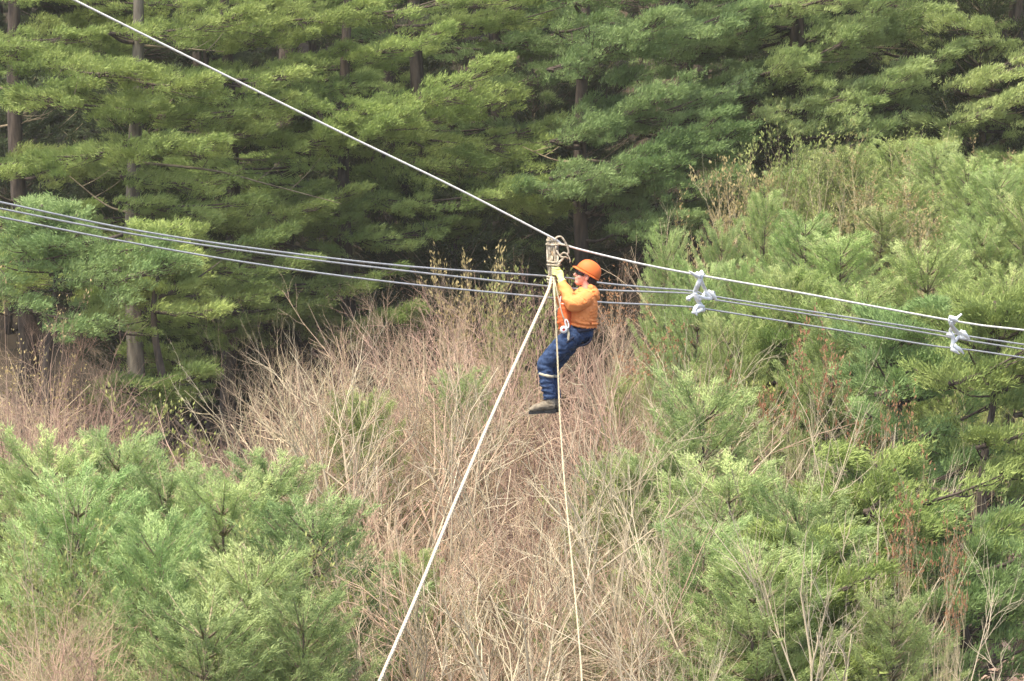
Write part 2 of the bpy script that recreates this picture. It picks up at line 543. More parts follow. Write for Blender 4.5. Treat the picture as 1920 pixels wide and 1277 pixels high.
# pines of the slope at lower right (nearer, bushy boughs sweeping up to the right)
NEAR = [
    dict(px=1500, d=43, rad0=0.08, height=3.6, seed_extra=12, topr=1.2, mat='pine', label='bushy pine right of the tall cream stemmed sapling, under the first white tie',
         boughs=[(1440, 720, 1620, 660, 80, -1), (1530, 790, 1740, 690, 90, -1), (1500, 880, 1700, 800, 80, -1)], shade_from=-20),
    dict(px=1690, d=38, rad0=0.08, height=4.4, seed_extra=14, topr=1.3, mat='pine_blue', label='bushy pine directly below the second white tie on the cables',
         boughs=[(1640, 740, 1800, 680, 90, -1), (1690, 830, 1900, 730, 95, -1), (1640, 930, 1860, 850, 90, -1), (1650, 660, 1760, 620, 70, 0)], shade_from=-20),
    dict(px=1860, d=36, rad0=0.08, height=4.8, seed_extra=14, topr=1.5, mat='pine', label='bushy pine against the right edge just under the cables',
         boughs=[(1780, 720, 1930, 650, 90, -1), (1830, 840, 1990, 780, 95, -1), (1800, 900, 1960, 850, 90, -1), (1850, 640, 1960, 600, 90, 0)], shade_from=-20),
    dict(px=1640, d=32, rad0=0.10, height=3.2, seed_extra=10, topr=1.2, mat='pine', label='low pine with long level boughs in the lower right below the orange red leaves',
         boughs=[(1560, 1040, 1760, 980, 100, -1), (1620, 960, 1880, 890, 100, -1), (1700, 1060, 1900, 980, 90, -1), (1560, 1130, 1700, 1090, 80, -1)], shade_from=-20),
    dict(px=1820, d=31, rad0=0.10, height=3.4, seed_extra=10, topr=1.2, mat='pine_blue', label='low bluish pine filling the bottom right corner',
         boughs=[(1720, 1170, 1920, 1090, 100, -1), (1800, 1080, 1980, 1010, 95, -1), (1780, 1270, 1980, 1180, 110, -1), (1620, 1240, 1780, 1190, 90, -1)], shade_from=-20),
    dict(px=1500, d=30.5, rad0=0.09, height=3.2, seed_extra=10, topr=1.1, mat='pine', label='low pine at the bottom edge between the bare stems and the corner pine',
         boughs=[(1400, 1180, 1560, 1120, 90, -1), (1480, 1130, 1650, 1070, 90, -1), (1420, 1270, 1640, 1220, 100, -1), (1340, 1230, 1440, 1200, 80, -1)], shade_from=-20),
]
for t in NEAR:
    pine(**t)


# far pines up the slope, forest shade painted into their needles, shared meshes
def copy_tree(root, loc, rz, sc, label=None, group=None):
    r = root.copy()
    COL.objects.link(r)
    r.location = tuple(float(v) for v in loc)
    r.rotation_euler = (0, 0, rz)
    r.scale = (sc, sc, sc)
    if label:
        r['label'] = label
    if group:
        r['group'] = group
    for c in list(root.children):
        k = c.copy()
        COL.objects.link(k)
        k.parent = r
    return r


FARLAB = 'far pine with needles coloured for shade deep in the forest behind the front row of pines'
FARG = 'far pines deep in the forest'
protos = []
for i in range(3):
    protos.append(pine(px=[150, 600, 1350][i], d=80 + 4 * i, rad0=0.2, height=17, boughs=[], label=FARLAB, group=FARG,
                       mat='pine_shade', name='far_pine_tree', seed_extra=40, shade_from=-30, topr=2.9))
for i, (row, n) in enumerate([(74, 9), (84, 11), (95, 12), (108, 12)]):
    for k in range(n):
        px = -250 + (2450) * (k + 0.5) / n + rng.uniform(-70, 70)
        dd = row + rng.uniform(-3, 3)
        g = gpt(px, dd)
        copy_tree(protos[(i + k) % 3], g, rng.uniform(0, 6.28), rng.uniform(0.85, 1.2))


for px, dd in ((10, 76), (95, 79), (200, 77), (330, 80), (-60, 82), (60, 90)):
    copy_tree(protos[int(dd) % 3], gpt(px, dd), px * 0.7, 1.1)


# ------------------------------------------------------------------ shrubs and young pines (prototype meshes, numpy grown)
def grow(stems, levels, up=0.25):
    """stems: (N,K,3),(N,K) ; levels: list of (children per parent, length, radius, angle, tmin)"""
    allC, allR = [stems[0]], [stems[1]]
    C, R = stems
    for (n, ln, r, ang, tmin) in levels:
        N, Kp, _ = C.shape
        t = rng.uniform(tmin, 0.98, (N, n))
        f = t * (Kp - 1)
        i0 = np.clip(f.astype(int), 0, Kp - 2)
        w = (f - i0)[..., None]
        ar = np.arange(N)[:, None]
        st = C[ar, i0] * (1 - w) + C[ar, i0 + 1] * w
        tg = norm(C[ar, i0 + 1] - C[ar, i0])
        rr = R[ar, i0] * (1 - w[..., 0]) + R[ar, i0 + 1] * w[..., 0]
        st = st.reshape(-1, 3)
        tg = tg.reshape(-1, 3)
        m = len(st)
        pr = norm(np.cross(tg, randu(m)))
        a = ang * rng.uniform(0.6, 1.3, (m, 1))
        d = norm(tg * np.cos(a) + pr * np.sin(a) + np.array([0, 0, up]))
        L = ln * rng.uniform(0.5, 1.3, (m, 1)) * (1.15 - 0.55 * t.reshape(-1, 1))
        bend = norm(np.array([[0, 0, 1.0]]) * 0.6 + randu(m) * 0.7)
        s = np.linspace(0, 1, 4)[None, :, None]
        kink = rng.normal(scale=0.07, size=(m, 4, 3)) * L[:, None] * s
        C = st[:, None] + d[:, None] * L[:, None] * s + bend[:, None] * L[:, None] * 0.22 * s * s + kink
        r0 = np.minimum(r * rng.uniform(0.8, 1.2, m), rr.reshape(-1) * 0.8)
        R = r0[:, None] * np.linspace(1, 0.4, 4)[None]
        allC.append(C)
        allR.append(R)
    return allC, allR


def stems(n, h, r, spreadang, K=6, base=0.15):
    an = rng.uniform(0, 6.283, n)
    sp = spreadang * rng.uniform(0.15, 1, n)
    d = np.stack([np.cos(an) * np.sin(sp), np.sin(an) * np.sin(sp), np.cos(sp)], -1)
    b = np.stack([np.cos(an), np.sin(an), np.zeros(n)], -1) * base
    L = h * rng.uniform(0.7, 1.0, n)
    L[0] = h
    s = np.linspace(0, 1, K)[None, :, None]
    kink = np.cumsum(rng.normal(scale=0.016 * h, size=(n, K, 3)), 1) * s
    C = b[:, None] + d[:, None] * L[:, None, None] * s + kink
    C[:, :, 2] += (0.06 * L[:, None] * s[..., 0] ** 2)
    R = r * rng.uniform(0.6, 1.1, (n, 1)) * np.linspace(1, 0.08, K)[None]
    return C, R


def shrub_mesh(Cs, Rs, sides=(5, 4, 3, 3, 3)):
    Vs, Qs, o = [], [], 0
    for C, R, s in zip(Cs, Rs, sides):
        v, q = tubes(C, R, s)
        Vs.append(v)
        Qs.append(q + o)
        o += len(v)
    V = np.vstack(Vs)
    zt = np.percentile(V[:, 2], 99.7)
    return V / zt, np.vstack(Qs)      # unit height (scaled on placing)


def leaf_mesh(Cs, n_per, ln, wd, zt, spread=0.6):
    C = Cs[-1]
    m = len(C)
    t = rng.integers(1, 4, (m, n_per))
    pos = C[np.arange(m)[:, None], t].reshape(-1, 3)
    tg = norm(np.repeat(C[:, -1] - C[:, 0], n_per, 0))
    pos = pos + rng.normal(scale=0.02, size=pos.shape)
    d = norm(tg + spread * randu(len(pos)) + np.array([0, 0, 0.3]))
    side = norm(np.cross(d, randu(len(pos)))) * wd * 0.5
    L = ln * rng.uniform(0.5, 1.2, (len(pos), 1))
    V = np.stack([pos, pos + d * L * 0.5 + side, pos + d * L, pos + d * L * 0.5 - side], 1).reshape(-1, 3)
    return V / zt, np.arange(len(V)).reshape(-1, 4)


PROTO = {}


def make_proto(kind, i):
    H = 4.5
    if kind == 'bare':        # dense brown, many fine upright shoots
        S = stems(6, H, 0.042, 0.6)
        Cs, Rs = grow(S, [(8, 1.6, 0.021, 0.8, 0.1), (6, 0.75, 0.012, 0.7, 0.15), (3, 0.32, 0.007, 0.9, 0.2)], 0.0)
    elif kind == 'sapling':   # open, cream stem
        S = stems(3, H, 0.055, 0.3)
        Cs, Rs = grow(S, [(8, 1.7, 0.024, 0.7, 0.15), (5, 0.8, 0.012, 0.65, 0.2), (2, 0.35, 0.007, 0.6, 0.2)], 0.05)
    elif kind == 'spread':    # fanning low branches
        S = stems(7, H, 0.04, 1.15)
        Cs, Rs = grow(S, [(6, 1.5, 0.020, 0.5, 0.2), (4, 0.75, 0.012, 0.5, 0.2), (2, 0.3, 0.007, 0.5, 0.2)], 0.05)
    else:                     # budding
        S = stems(8, H, 0.02, 0.3)
        Cs, Rs = grow(S, [(8, 1.0, 0.009, 0.5, 0.25), (6, 0.5, 0.005, 0.5, 0.2)], 0.4)
    Vall = np.vstack([c.reshape(-1, 3) for c in Cs])
    zt = np.percentile(Vall[:, 2], 99.7)
    V, Q = shrub_mesh(Cs, Rs)
    V = V * (np.percentile(np.vstack([c.reshape(-1, 3) for c in Cs])[:, 2], 99.7) / zt)
    me = build_mesh('stems', V, Q)
    lm = None
    if kind == 'bud':
        LV, LQ = leaf_mesh(Cs, 5, 0.10, 0.035, zt)
        lm = build_mesh('leaves', LV, LQ)
    if kind == 'tips':
        lf = Cs[-1]
        lf = lf[lf[:, -1, 2] > 0.74 * zt]
        LV, LQ = leaf_mesh([lf], 5 if i > 1 else 3, 0.085 if i > 1 else 0.06, 0.034 if i > 1 else 0.024, zt, 1.0)
        lm = build_mesh('leaves', LV, LQ)
    return me, lm


for kind, n in (('bare', 7), ('sapling', 4), ('spread', 4), ('bud', 5), ('tips', 4)):
    PROTO[kind] = [make_proto(kind, i) for i in range(n)]
MATCOPY = {}


def mesh_mat(me, mat):
    k = (me.name, mat)
    if k not in MATCOPY:
        c = me.copy()
        c.materials.clear()
        c.materials.append(M[mat])
        MATCOPY[k] = c
    return MATCOPY[k]


def shrub(kind, px, py, d, label, group=None, mat='twig', leafmat='bud', wide=1.0, name=None):
    if 'thicket' in (group or ''):
        name = 'bare_shrub'
    g = gpt(px, d)
    top = P(px, py, d)
    h = max(1.2, top[2] - g[2])
    me, lm = PROTO[kind][rng.integers(0, len(PROTO[kind])) if kind != 'tips' else rng.integers(0, 2) + (2 if leafmat == 'redleaf' else 0)]
    w = wide * (0.55 * h + 0.45 * 4.5)
    name = name or {'bare': 'bare_shrub', 'sapling': 'sapling', 'spread': 'bare_shrub', 'bud': 'budding_shrub', 'tips': 'budding_shrub'}[kind]
    cat = 'sapling' if kind == 'sapling' else 'shrub'
    if lm is None:
        o = tag(link(name, mesh_mat(me, mat), None), label, cat, group)
    else:
        o = empty(name, g, label, cat, group)
        link('stems', mesh_mat(me, mat), None, o)
        link('leaves', mesh_mat(lm, leafmat), None, o)
    o.location = tuple(g)
    o.rotation_euler = (0, 0, rng.uniform(0, 6.28))
    o.scale = (w, w, h)
    return o


# young pines -----------------------------------------------------
def make_young(H=4.2, droop=0.0):
    tr = np.array([[0, 0, 0, .05], [0.02, 0.01, H * .35, .04], [-0.02, 0.02, H * .7, .024], [0, 0, H, .008]])
    trunk = tube_mesh('trunk', [spline(tr, 5)], 6)
    lines, pos, axs = [], [], []
    z = 0.35
    while z < H - 0.05:
        f = 1 - z / H
        n = 6
        a0 = rng.uniform(0, 6.28)
        for k in range(n):
            an = a0 + k * 6.283 / n + rng.uniform(-.25, .25)
            L = (0.30 + 1.05 * f ** 0.75) * rng.uniform(0.75, 1.15)
            hd = np.array([math.cos(an), math.sin(an), 0])
            up0 = 0.35 + 0.5 * (1 - f)
            s = np.linspace(0, 1, 5)[:, None]
            C = np.array([0, 0, z]) + hd * L * s + np.array([0, 0, 1.0]) * L * (up0 * s + 0.42 * s * s)
            lines.append(np.hstack([C, (0.014 * (1 - s) + 0.004)]))
            ns = int(3 + 9 * L)
            for j in range(ns):
                t = rng.uniform(0.25, 1.0)
                q = np.array([0, 0, z]) + hd * L * t + np.array([0, 0, L * (up0 * t + 0.42 * t * t)])
                sd = np.cross(hd, [0, 0, 1]) * rng.choice([-1, 1])
                dv = norm(hd * 0.8 + sd * rng.uniform(0, 1.1) + np.array([0, 0, 0.65 + rng.uniform(0, .5)]))
                ln = 0.16 + 0.26 * L * (1.05 - t)
                for m in np.linspace(0.15, 1, max(2, int(ln / 0.055))):
                    pos.append(q + dv * ln * m)
                    axs.append(dv + np.array([0, 0, 0.15]))
            for m in np.linspace(0.3, 1, 5):
                pos.append(np.array([0, 0, z]) + hd * L * m + np.array([0, 0, L * (up0 * m + 0.42 * m * m)]))
                axs.append(hd * 0.6 + np.array([0, 0, 0.8]))
        z += 0.27 + 0.10 * f
    for m in np.linspace(0, 1, 6):
        pos.append(np.array([0, 0, H - 0.3 + 0.3 * m]))
        axs.append(np.array([0, 0, 1.0]))
    pos = np.array(pos)
    axs = norm(np.array(axs))
    V, F = needles(pos, axs, 20, 0.075, 0.010, 0.95, 0.028)
    return trunk, tube_mesh('branches', lines, 4), build_mesh('crown', V, None, F)


YOUNG = [make_young() for _ in range(6)]


def young(px, py, d, label, group=None, mat='young', wide=1.0):
    g = gpt(px, d)
    top = P(px, py, d)
    h = max(1.3, top[2] - g[2])
    sc = h / 4.25
    t, b, c = YOUNG[rng.integers(0, len(YOUNG))]
    o = empty('young_pine', g, label, 'tree', group)
    link('trunk', mesh_mat(t, 'bark'), None, o)
    link('branches', mesh_mat(b, 'deadwood'), None, o)
    link('crown', mesh_mat(c, mat), None, o)
    o.rotation_euler = (rng.uniform(-.05, .05), rng.uniform(-.05, .05), rng.uniform(0, 6.28))
    w = (0.65 * sc + 0.35) * wide * rng.uniform(0.82, 1.25)
    o.scale = (w, w, sc)
    return o


LL = 'young pine in the soft green cluster at lower left'
YP = [
    (915, 1120, 33, 'small low green pine between the two ropes at the bottom of the thicket'),
    (860, 720, 43, 'green pine half hidden in the thicket behind the thick rope'),
    (690, 760, 40, 'dim green pine top showing through the left part of the thicket'),
    (770, 1060, 32, 'small green pine in the bottom of the thicket left of the thick rope'),
    (1185, 720, 45, 'green pine behind the thicket right of the boots'),
    (1130, 880, 38, 'dark green pine glimpsed behind the straight cream sapling'),
    (1060, 1180, 31, 'tiny pine at the bottom edge beside the thin rope'),
    (60, 862, 34, 'young pine nearest the left edge in the lower left cluster, under the tan shrub'),
    (205, 842, 35, 'tallest pointed young pine in the lower left cluster'),
    (330, 905, 34, 'young pine right of the tallest one in the lower left cluster'),
    (438, 925, 32.5, 'young pine in the middle of the lower left cluster below the dark gap'),
    (520, 880, 36, 'young pine at the right end of the lower left cluster beside the brown thicket'),
    (600, 965, 32, 'young pine with its right side touching the brown thicket left of the thick rope'),
    (455, 1075, 30, 'near young pine low in the lower left cluster with a bright pointed tip'),
    (262, 1000, 31, 'near young pine right of the brown scrub at lower left'),
    (130, 925, 32, 'broad young pine just above the brown scrub at lower left'),
    (380, 1165, 28.5, 'front young pine at the bottom edge left of the rope'),
    (550, 1150, 29, 'front young pine at the bottom edge nearest to the thick rope'),
    (-10, 900, 37, 'young pine cut by the left edge of the photo in the lower left'),
    (1300, 745, 38, 'slender young pine standing right below the man, behind bare stems'),
    (1235, 880, 38, 'young pine behind the pair of cream saplings right of the thin rope'),
    (1390, 900, 34, 'young pine left of the fan of bare twigs at lower right'),
    (1490, 950, 33, 'broad pale young pine in front of the fan of bare twigs'),
    (1420, 1060, 31, 'near young pine low at right of centre, bottom half'),
    (1540, 1010, 32.5, 'young pine right of the broad pale one at lower right'),
    (1310, 1010, 32.5, 'young pine among cream branches right of the thin rope, low'),
    (1690, 1150, 31, 'small pointed young pine at the bottom edge in the right part'),
    (1345, 440, 47, 'pale young pine on the bank left of the budding shrubs, above the first white tie'),
    (1420, 372, 49, 'tall pale young pine with spiky top on the bank below the yellow saplings'),
    (1500, 415, 46, 'pale young pine in the middle of the bank above the cables'),
    (1568, 455, 45, 'young pine just above the cables between the two white ties'),
    (1640, 400, 47, 'young pine on the bank right of centre behind budding twigs'),
    (1705, 350, 50, 'tall young pine on the bank below the upper right pines'),
    (1800, 305, 49, 'bright young pine with split top near the right edge, above the cables'),
    (1872, 330, 48, 'young pine with pointed tip closest to the right edge above the cables'),
    (1910, 390, 44, 'young pine cut by the right edge above the second white tie'),
    (1830, 430, 44, 'young pine just above the second white tie'),
    (1728, 480, 42, 'young pine behind the cables left of the second white tie'),
    (1610, 545, 42, 'young pine behind the cables midway between the white ties'),
    (1470, 520, 43, 'young pine behind the cables right of the first white tie'),
    (1385, 505, 45, 'young pine right behind the first white tie'),
    (1250, 455, 48, 'young pine behind the cables left of the first white tie'),
    (1290, 520, 44, 'short young pine below the first white tie'),
    (1800, 560, 41, 'young pine directly behind the second white tie'),
    (1900, 520, 41, 'young pine behind the cables at the right edge'),
    (1540, 600, 41, 'young pine under the cables beside the reddish shrub'),
    (1380, 610, 42, 'dark young pine under the cables right of the first white tie'),
]
for i, (px, py, d, lab) in enumerate(YP):
    if px < 640 and py > 800:
        young(px, py, d - 1.5, lab, 'young pines', 'young_soft', 1.1)
    elif py > 700 and px > 1200:
        young(px, py, d - 2, lab, 'young pines', 'young_soft', 1.15)
    else:
        young(px, py, d, lab, 'young pines', 'young', 1.05 if px > 1440 else 0.8)
# soft background growth on the bank
for i in range(18):
    px = rng.uniform(1480, 1950)
    young(px, rng.uniform(270, 400), rng.uniform(52, 57), 'half hidden young pine at the back of the bank below the tall pines', 'young pines at the back of the bank', 'young', 1.1)

# understory far back, shade put into its needle colour
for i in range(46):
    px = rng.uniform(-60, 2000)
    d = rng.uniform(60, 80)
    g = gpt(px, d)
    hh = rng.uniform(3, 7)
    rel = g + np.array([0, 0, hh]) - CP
    young(px, 638.5 - (rel @ UP) / (rel @ FW) * K, d, 'young conifer with needles coloured for shade in the understory deep between the tall trunks', 'understory conifers between the trunks', 'pine_shade', 1.5)

# budding shrubs
BUD = [
    (1492, 190, 53, 'tall yellow green budding shrub rising highest on the bank at right', 'bud', 'twig_tan'),
    (1440, 250, 52, 'budding shrub with yellow tips left of the highest one on the bank', 'bud', 'twig_tan'),
    (1555, 250, 51, 'budding shrub with pale tips right of the highest one on the bank', 'bud', 'twig_tan'),
    (1620, 255, 51, 'tan and yellow budding shrub on the bank below the curved gap', 'bud_tan', 'twig_tan'),
    (1690, 300, 49, 'sparse tan budding shrub in front of the pale pines at right', 'bud_tan', 'stem'),
    (1650, 380, 47, 'wide tan budding shrub in the middle of the right bank', 'bud_tan', 'twig_tan'),
    (1745, 400, 45, 'thin budding shrub mixed with pines right of the bank middle', 'bud_tan', 'twig_tan'),
    (1385, 300, 52, 'thin tan budding shrub at the left end of the bank', 'bud_tan', 'twig_tan'),
    (905, 470, 52, 'small shrub with yellow leaf tips left of the knotted rope bundle', 'bud_tan', 'twig_tan'),
    (975, 500, 50, 'small leafy green shrub touching the left of the rope bundle', 'bud', 'twig_tan'),
    (10, 470, 36, 'shrub with yellow catkins at the left edge below the cables', 'bud_tan', 'twig_tan'),
    (60, 560, 38, 'shrub with upright catkin tips at the left edge above the tan brush', 'bud_tan', 'twig_tan'),
    (105, 610, 39, 'tan shrub with tan tips left of the dark trunks', 'bud_tan', 'twig'),
    (290, 745, 38, 'yellow green budding shrub in front of the dark gap at left', 'bud', 'twig_tan'),
    (235, 770, 39, 'pale green budding shrub left of the dark gap at left', 'bud', 'twig_tan'),
    (25, 1080, 29, 'yellow green shrub at the left edge near the bottom', 'bud', 'twig_tan'),
    (190, 1050, 30, 'yellow tipped shrub among the brown scrub at lower left', 'bud', 'twig'),
    (90, 1000, 28.5, 'yellowish budding shrub in front of the lower left pines above the scrub', 'bud', 'twig_tan'),
    (330, 1090, 27.5, 'olive budding shrub in front of the lower left pines near the bottom', 'bud', 'twig_tan'),
    (560, 1010, 29, 'thin olive budding shrub between the lower left pines and the thicket', 'bud', 'twig_tan'),
    (1700, 240, 55, 'pale budding shrub at the top of the bank near the dark curved limb', 'bud', 'twig_tan'),
    (1350, 330, 54, 'pale budding shrub at the top left of the bank', 'bud_tan', 'twig_tan'),
    (1860, 260, 54, 'pale tan budding shrub at the top right of the bank', 'bud_tan', 'twig_tan'),
    (380, 1200, 28, 'low yellow green shrub at the bottom edge left of the young pines', 'bud', 'twig_tan'),
    (1400, 690, 42, 'yellow green budding shrub left of the tall cream stems', 'bud', 'twig_tan'),
    (1850, 610, 40, 'yellow leafed shrub behind the cables right of the second tie', 'bud', 'twig_tan'),
    (1160, 900, 36, 'thin leafing shrub right of the thin rope', 'bud', 'twig_tan'),
]
for px, py, d, lab, lm, tm in BUD:
    if px < 120 and py < 700:
        shrub('tips', px, py + 30, d, lab, 'budding shrubs', 'twig', lm, 1.0)
    else:
        shrub('bud', px, py, d, lab, 'budding shrubs', tm, lm)
RED = [
    (1222, 570, 44, 'reddish bare shrub right of the man between the cables and the thicket'),
    (1180, 500, 50, 'rusty red shrub behind the man and the cables'),
    (1490, 600, 36, 'orange red budding shrub below the cables right of the first tie'),
    (1590, 660, 34.5, 'small orange red budding shrub under the cables midway between the ties'),
    (1700, 740, 33, 'small rusty budding shrub on the slope below the second tie'),
    (1750, 870, 29.5, 'orange red budding shrub low on the right slope'),
    (1790, 990, 28.5, 'lowest orange red budding shrub near the right edge'),
]
for i, (px, py, d, lab) in enumerate(RED):
    o = shrub('tips', px, py, d, lab, 'reddish shrubs', 'twig_tan', 'redleaf', [.9, .9, .7, .45, .45, .6, .4][i])

# named saplings
SAP = [
    (1075, 690, 32, 'pale forked sapling right of the thin rope below the boots', 'stem', 0.9),
    (1140, 740, 31, 'straight cream sapling right of the thin rope', 'stem', 0.9),
    (1190, 760, 32.5, 'cream sapling leaning right beside the straight one', 'stem', 0.7),
    (1275, 560, 38, 'tall slim cream sapling reaching the cables left of the young pine', 'stem', 0.8),
    (1497, 610, 31.5, 'tallest cream sapling with a thick straight stem on the right slope', 'stem', 0.8),
    (1560, 730, 31.5, 'cream sapling fanning right of the tallest one', 'stem', 0.9),
    (1210, 980, 29, 'leaning cream sapling at the bottom edge right of the thin rope', 'stem', 0.8),
    (1300, 900, 30, 'cream sapling with long side limbs low at right of centre', 'stem', 0.9),
    (560, 570, 37, 'tall pale sapling at the left side of the brown thicket', 'stem', 1.0),
    (480, 660, 36, 'pale sapling leaning over the dark gap at the thicket left end', 'stem', 1.1),
    (700, 590, 36, 'slim pale sapling standing in the thicket left of the thick rope', 'stem', 0.9),
    (90, 770, 30, 'pale sapling crossing the young pines near the left edge', 'stem', 0.45),
    (590, 990, 29, 'pale bare sapling in front of the young pines left of the thick rope', 'stem', 0.7),
    (850, 600, 36, 'slender tan sapling behind the thick rope', 'stem', 0.9),
    (640, 800, 31, 'pale open sapling in front of the left half of the thicket', 'stem', 1.0),
    (900, 860, 30, 'pale open sapling between the thick rope and the thin rope, low', 'stem', 1.0),
    (760, 980, 28, 'pale forking sapling at the bottom just left of the thick rope', 'stem', 1.0),
    (1000, 1000, 28, 'pale sapling at the bottom edge left of the thin rope', 'stem', 0.9),
    (420, 800, 33, 'pale sapling leaning in front of the dark gap above the young pines', 'stem', 1.0),
    (1660, 740, 36, 'pale sapling with rising limbs right of the fan of twigs', 'stem', 0.9),
]
for px, py, d, lab, m, w in SAP:
    shrub('sapling', px, py, d, lab, 'bare saplings', m, wide=w * 1.15)
SPR = [
    (1600, 820, 30, 'fan of bare tan twigs spreading right on the right slope', 'stem'),
    (1680, 950, 29.5, 'low fan of bare pale twigs above the bottom right pines', 'stem'),
    (1460, 800, 34, 'bare tan shrub spreading round the foot of the tallest cream sapling', 'stem'),
    (1330, 1040, 27.5, 'wide bare cream shrub at the bottom right of centre', 'stem'),
    (1120, 1130, 30, 'wide bare cream shrub at the bottom beside the thin rope', 'stem'),
    (1240, 1190, 28.5, 'low spreading bare shrub at the bottom edge right of the thin rope', 'twig_tan'),
    (450, 780, 38, 'bare shrub arching left over the dark gap from the thicket', 'twig_tan'),
    (1340, 380, 50, 'bare orange tan shrub spreading at the left foot of the bank', 'twig_tan'),
    (1570, 680, 35, 'bare pale shrub in front of the pines below the cables at right', 'stem'),
    (1190, 1040, 27.5, 'bare pale bush in front of the cream saplings, low right of the thin rope', 'stem'),
    (1330, 1150, 26.5, 'bare pale bush touching the bottom edge at right of centre', 'stem'),
    (1110, 960, 29, 'bare tan bush just right of the lower half of the thin rope', 'twig_tan'),
    (1540, 880, 28.5, 'bare pale bush in front of the broad pale young pine', 'stem'),
    (1690, 1010, 28, 'bare pale bush with branches sweeping right over the low pines', 'stem'),
    (1260, 800, 30, 'tall open bare bush between the cream saplings and the young pines', 'stem'),
]
for px, py, d, lab, m in SPR:
    shrub('spread', px, py, d, lab, 'spreading bare shrubs', m, wide=0.85 if px > 1400 else 0.6)

# thicket
LABC = 'bare brown shrub in the tangled thicket below the hanging man and left of the saplings'
xs = [380, 450, 550, 700, 850, 950, 1100, 1200, 1340]
ys = [760, 690, 600, 570, 520, 500, 560, 600, 650]
cnt = 0
for row, (d0, n) in enumerate([(29, 5), (31, 5), (33, 6), (35, 7), (37.5, 8), (40, 9), (43, 9), (46.5, 7), (50, 6)]):
    for k in range(n):
        x0 = 620 if row < 4 else 440 if row < 6 else 500
        px = x0 + (1330 - x0) * (k + 0.5) / n + rng.uniform(-25, 25)
        d = d0 + rng.uniform(-1, 1)
        h = rng.uniform(4.2, 6.2) if row > 3 else rng.uniform(3.2, 4.6)
        g = gpt(px, d)
        top = g + np.array([0, 0, h])
        rel = top - CP
        dd = rel @ FW
        py = 638.5 - (rel @ UP) / dd * K
        lim = np.interp(px, xs, ys)
        py = max(py, lim + rng.uniform(-30, 70))
        if row > 5:
            py = lim + rng.uniform(-35, 55)
        if px > 1080 and row < 6 and rng.uniform() < 0.35:
            continue
        mm = 'twig' if rng.uniform() < 0.72 else 'twig_tan'
        if d > 44 and rng.uniform() < 0.5:
            mm = 'twig_tan'
        zone = ('at the left end of the thicket', 'in the thicket just left of the thick white rope', 'in the thicket crossed by the thick white rope', 'in the thicket straight under the boots of the man', 'at the right end of the thicket among the saplings')[int(np.searchsorted([590, 780, 960, 1120], px))]
        depth = ('foremost row', 'middle row', 'rearmost row')[row // 3]
        shrub(['bare', 'bare', 'bare', 'sapling', 'spread'][rng.integers(0, 5)], px, py, d, 'bare brown shrub, ' + depth + ', ' + zone, 'bare shrubs ' + zone + ', ' + depth, mm)
        cnt += 1
LABL = 'bare tan shrub in the patch at the left edge beside the dark trunks'
for px, py, d in [(5, 580, 40), (60, 600, 39), (120, 620, 41), (165, 660, 40), (90, 690, 37), (15, 710, 36), (200, 740, 41)]:
    shrub('bare', px, py, d, LABL, 'bare shrubs at the left edge', 'twig_tan' if px % 2 else 'twig')
LABB = 'bare brown scrub bush in the bottom left corner in front of the young pines'
for px, py, d in [(25, 1030, 27), (110, 1020, 26.8), (190, 1040, 27), (70, 1110, 26), (150, 1120, 26), (250, 1130, 26), (0, 1140, 25.5), (210, 1200, 25.5)]:
    shrub('bare', px, py, d, LABB, 'scrub in the bottom left corner', 'twig' if px % 20 else 'twig_tan', wide=0.8)
LABR = 'bare shrub showing between the pines on the lower right slope'
for px, py, d in [(1700, 850, 40), (1430, 820, 40), (1370, 700, 42), (1640, 700, 42)]:
    shrub('bare', px, py, d, LABR, 'bare shrubs of the lower right slope', 'stem')
LABU = 'bare undergrowth shrub standing under the tall pines at left'
for px, py, d in [(330, 800, 52), (250, 700, 54), (400, 780, 50), (180, 640, 55), (650, 560, 56), (760, 520, 56), (500, 640, 54), (820, 540, 54), (100, 560, 56), (1050, 480, 54), (1130, 470, 54), (900, 510, 53)]:
    shrub('bare', px, py, d, LABU, 'undergrowth shrubs beneath the tall pines', 'twig', wide=0.7)

# ground cover: dead stalks, one mass
n = 26000
x = rng.uniform(-16, 16, n)
y = rng.uniform(24, 62, n)
z = ground_z(x, y)
st = np.stack([x, y, z], -1)
dv = norm(np.stack([rng.normal(size=n) * 0.8, rng.normal(size=n) * 0.8, np.ones(n)], -1))
L = rng.uniform(0.15, 0.8, (n, 1))
sd = norm(np.cross(dv, randu(n))) * 0.008
bend = randu(n) * 0.2
V = np.stack([st - sd, st + sd, st + dv * L * 0.6 + sd * 0.7, st + dv * L + bend * L], 1).reshape(-1, 3)
tag(link('dead_stalks', build_mesh('dead_stalks', V, np.arange(len(V)).reshape(-1, 4)), M['twig']),
    'dry dead stalks and ground litter between the shrubs', 'undergrowth', kind='stuff')

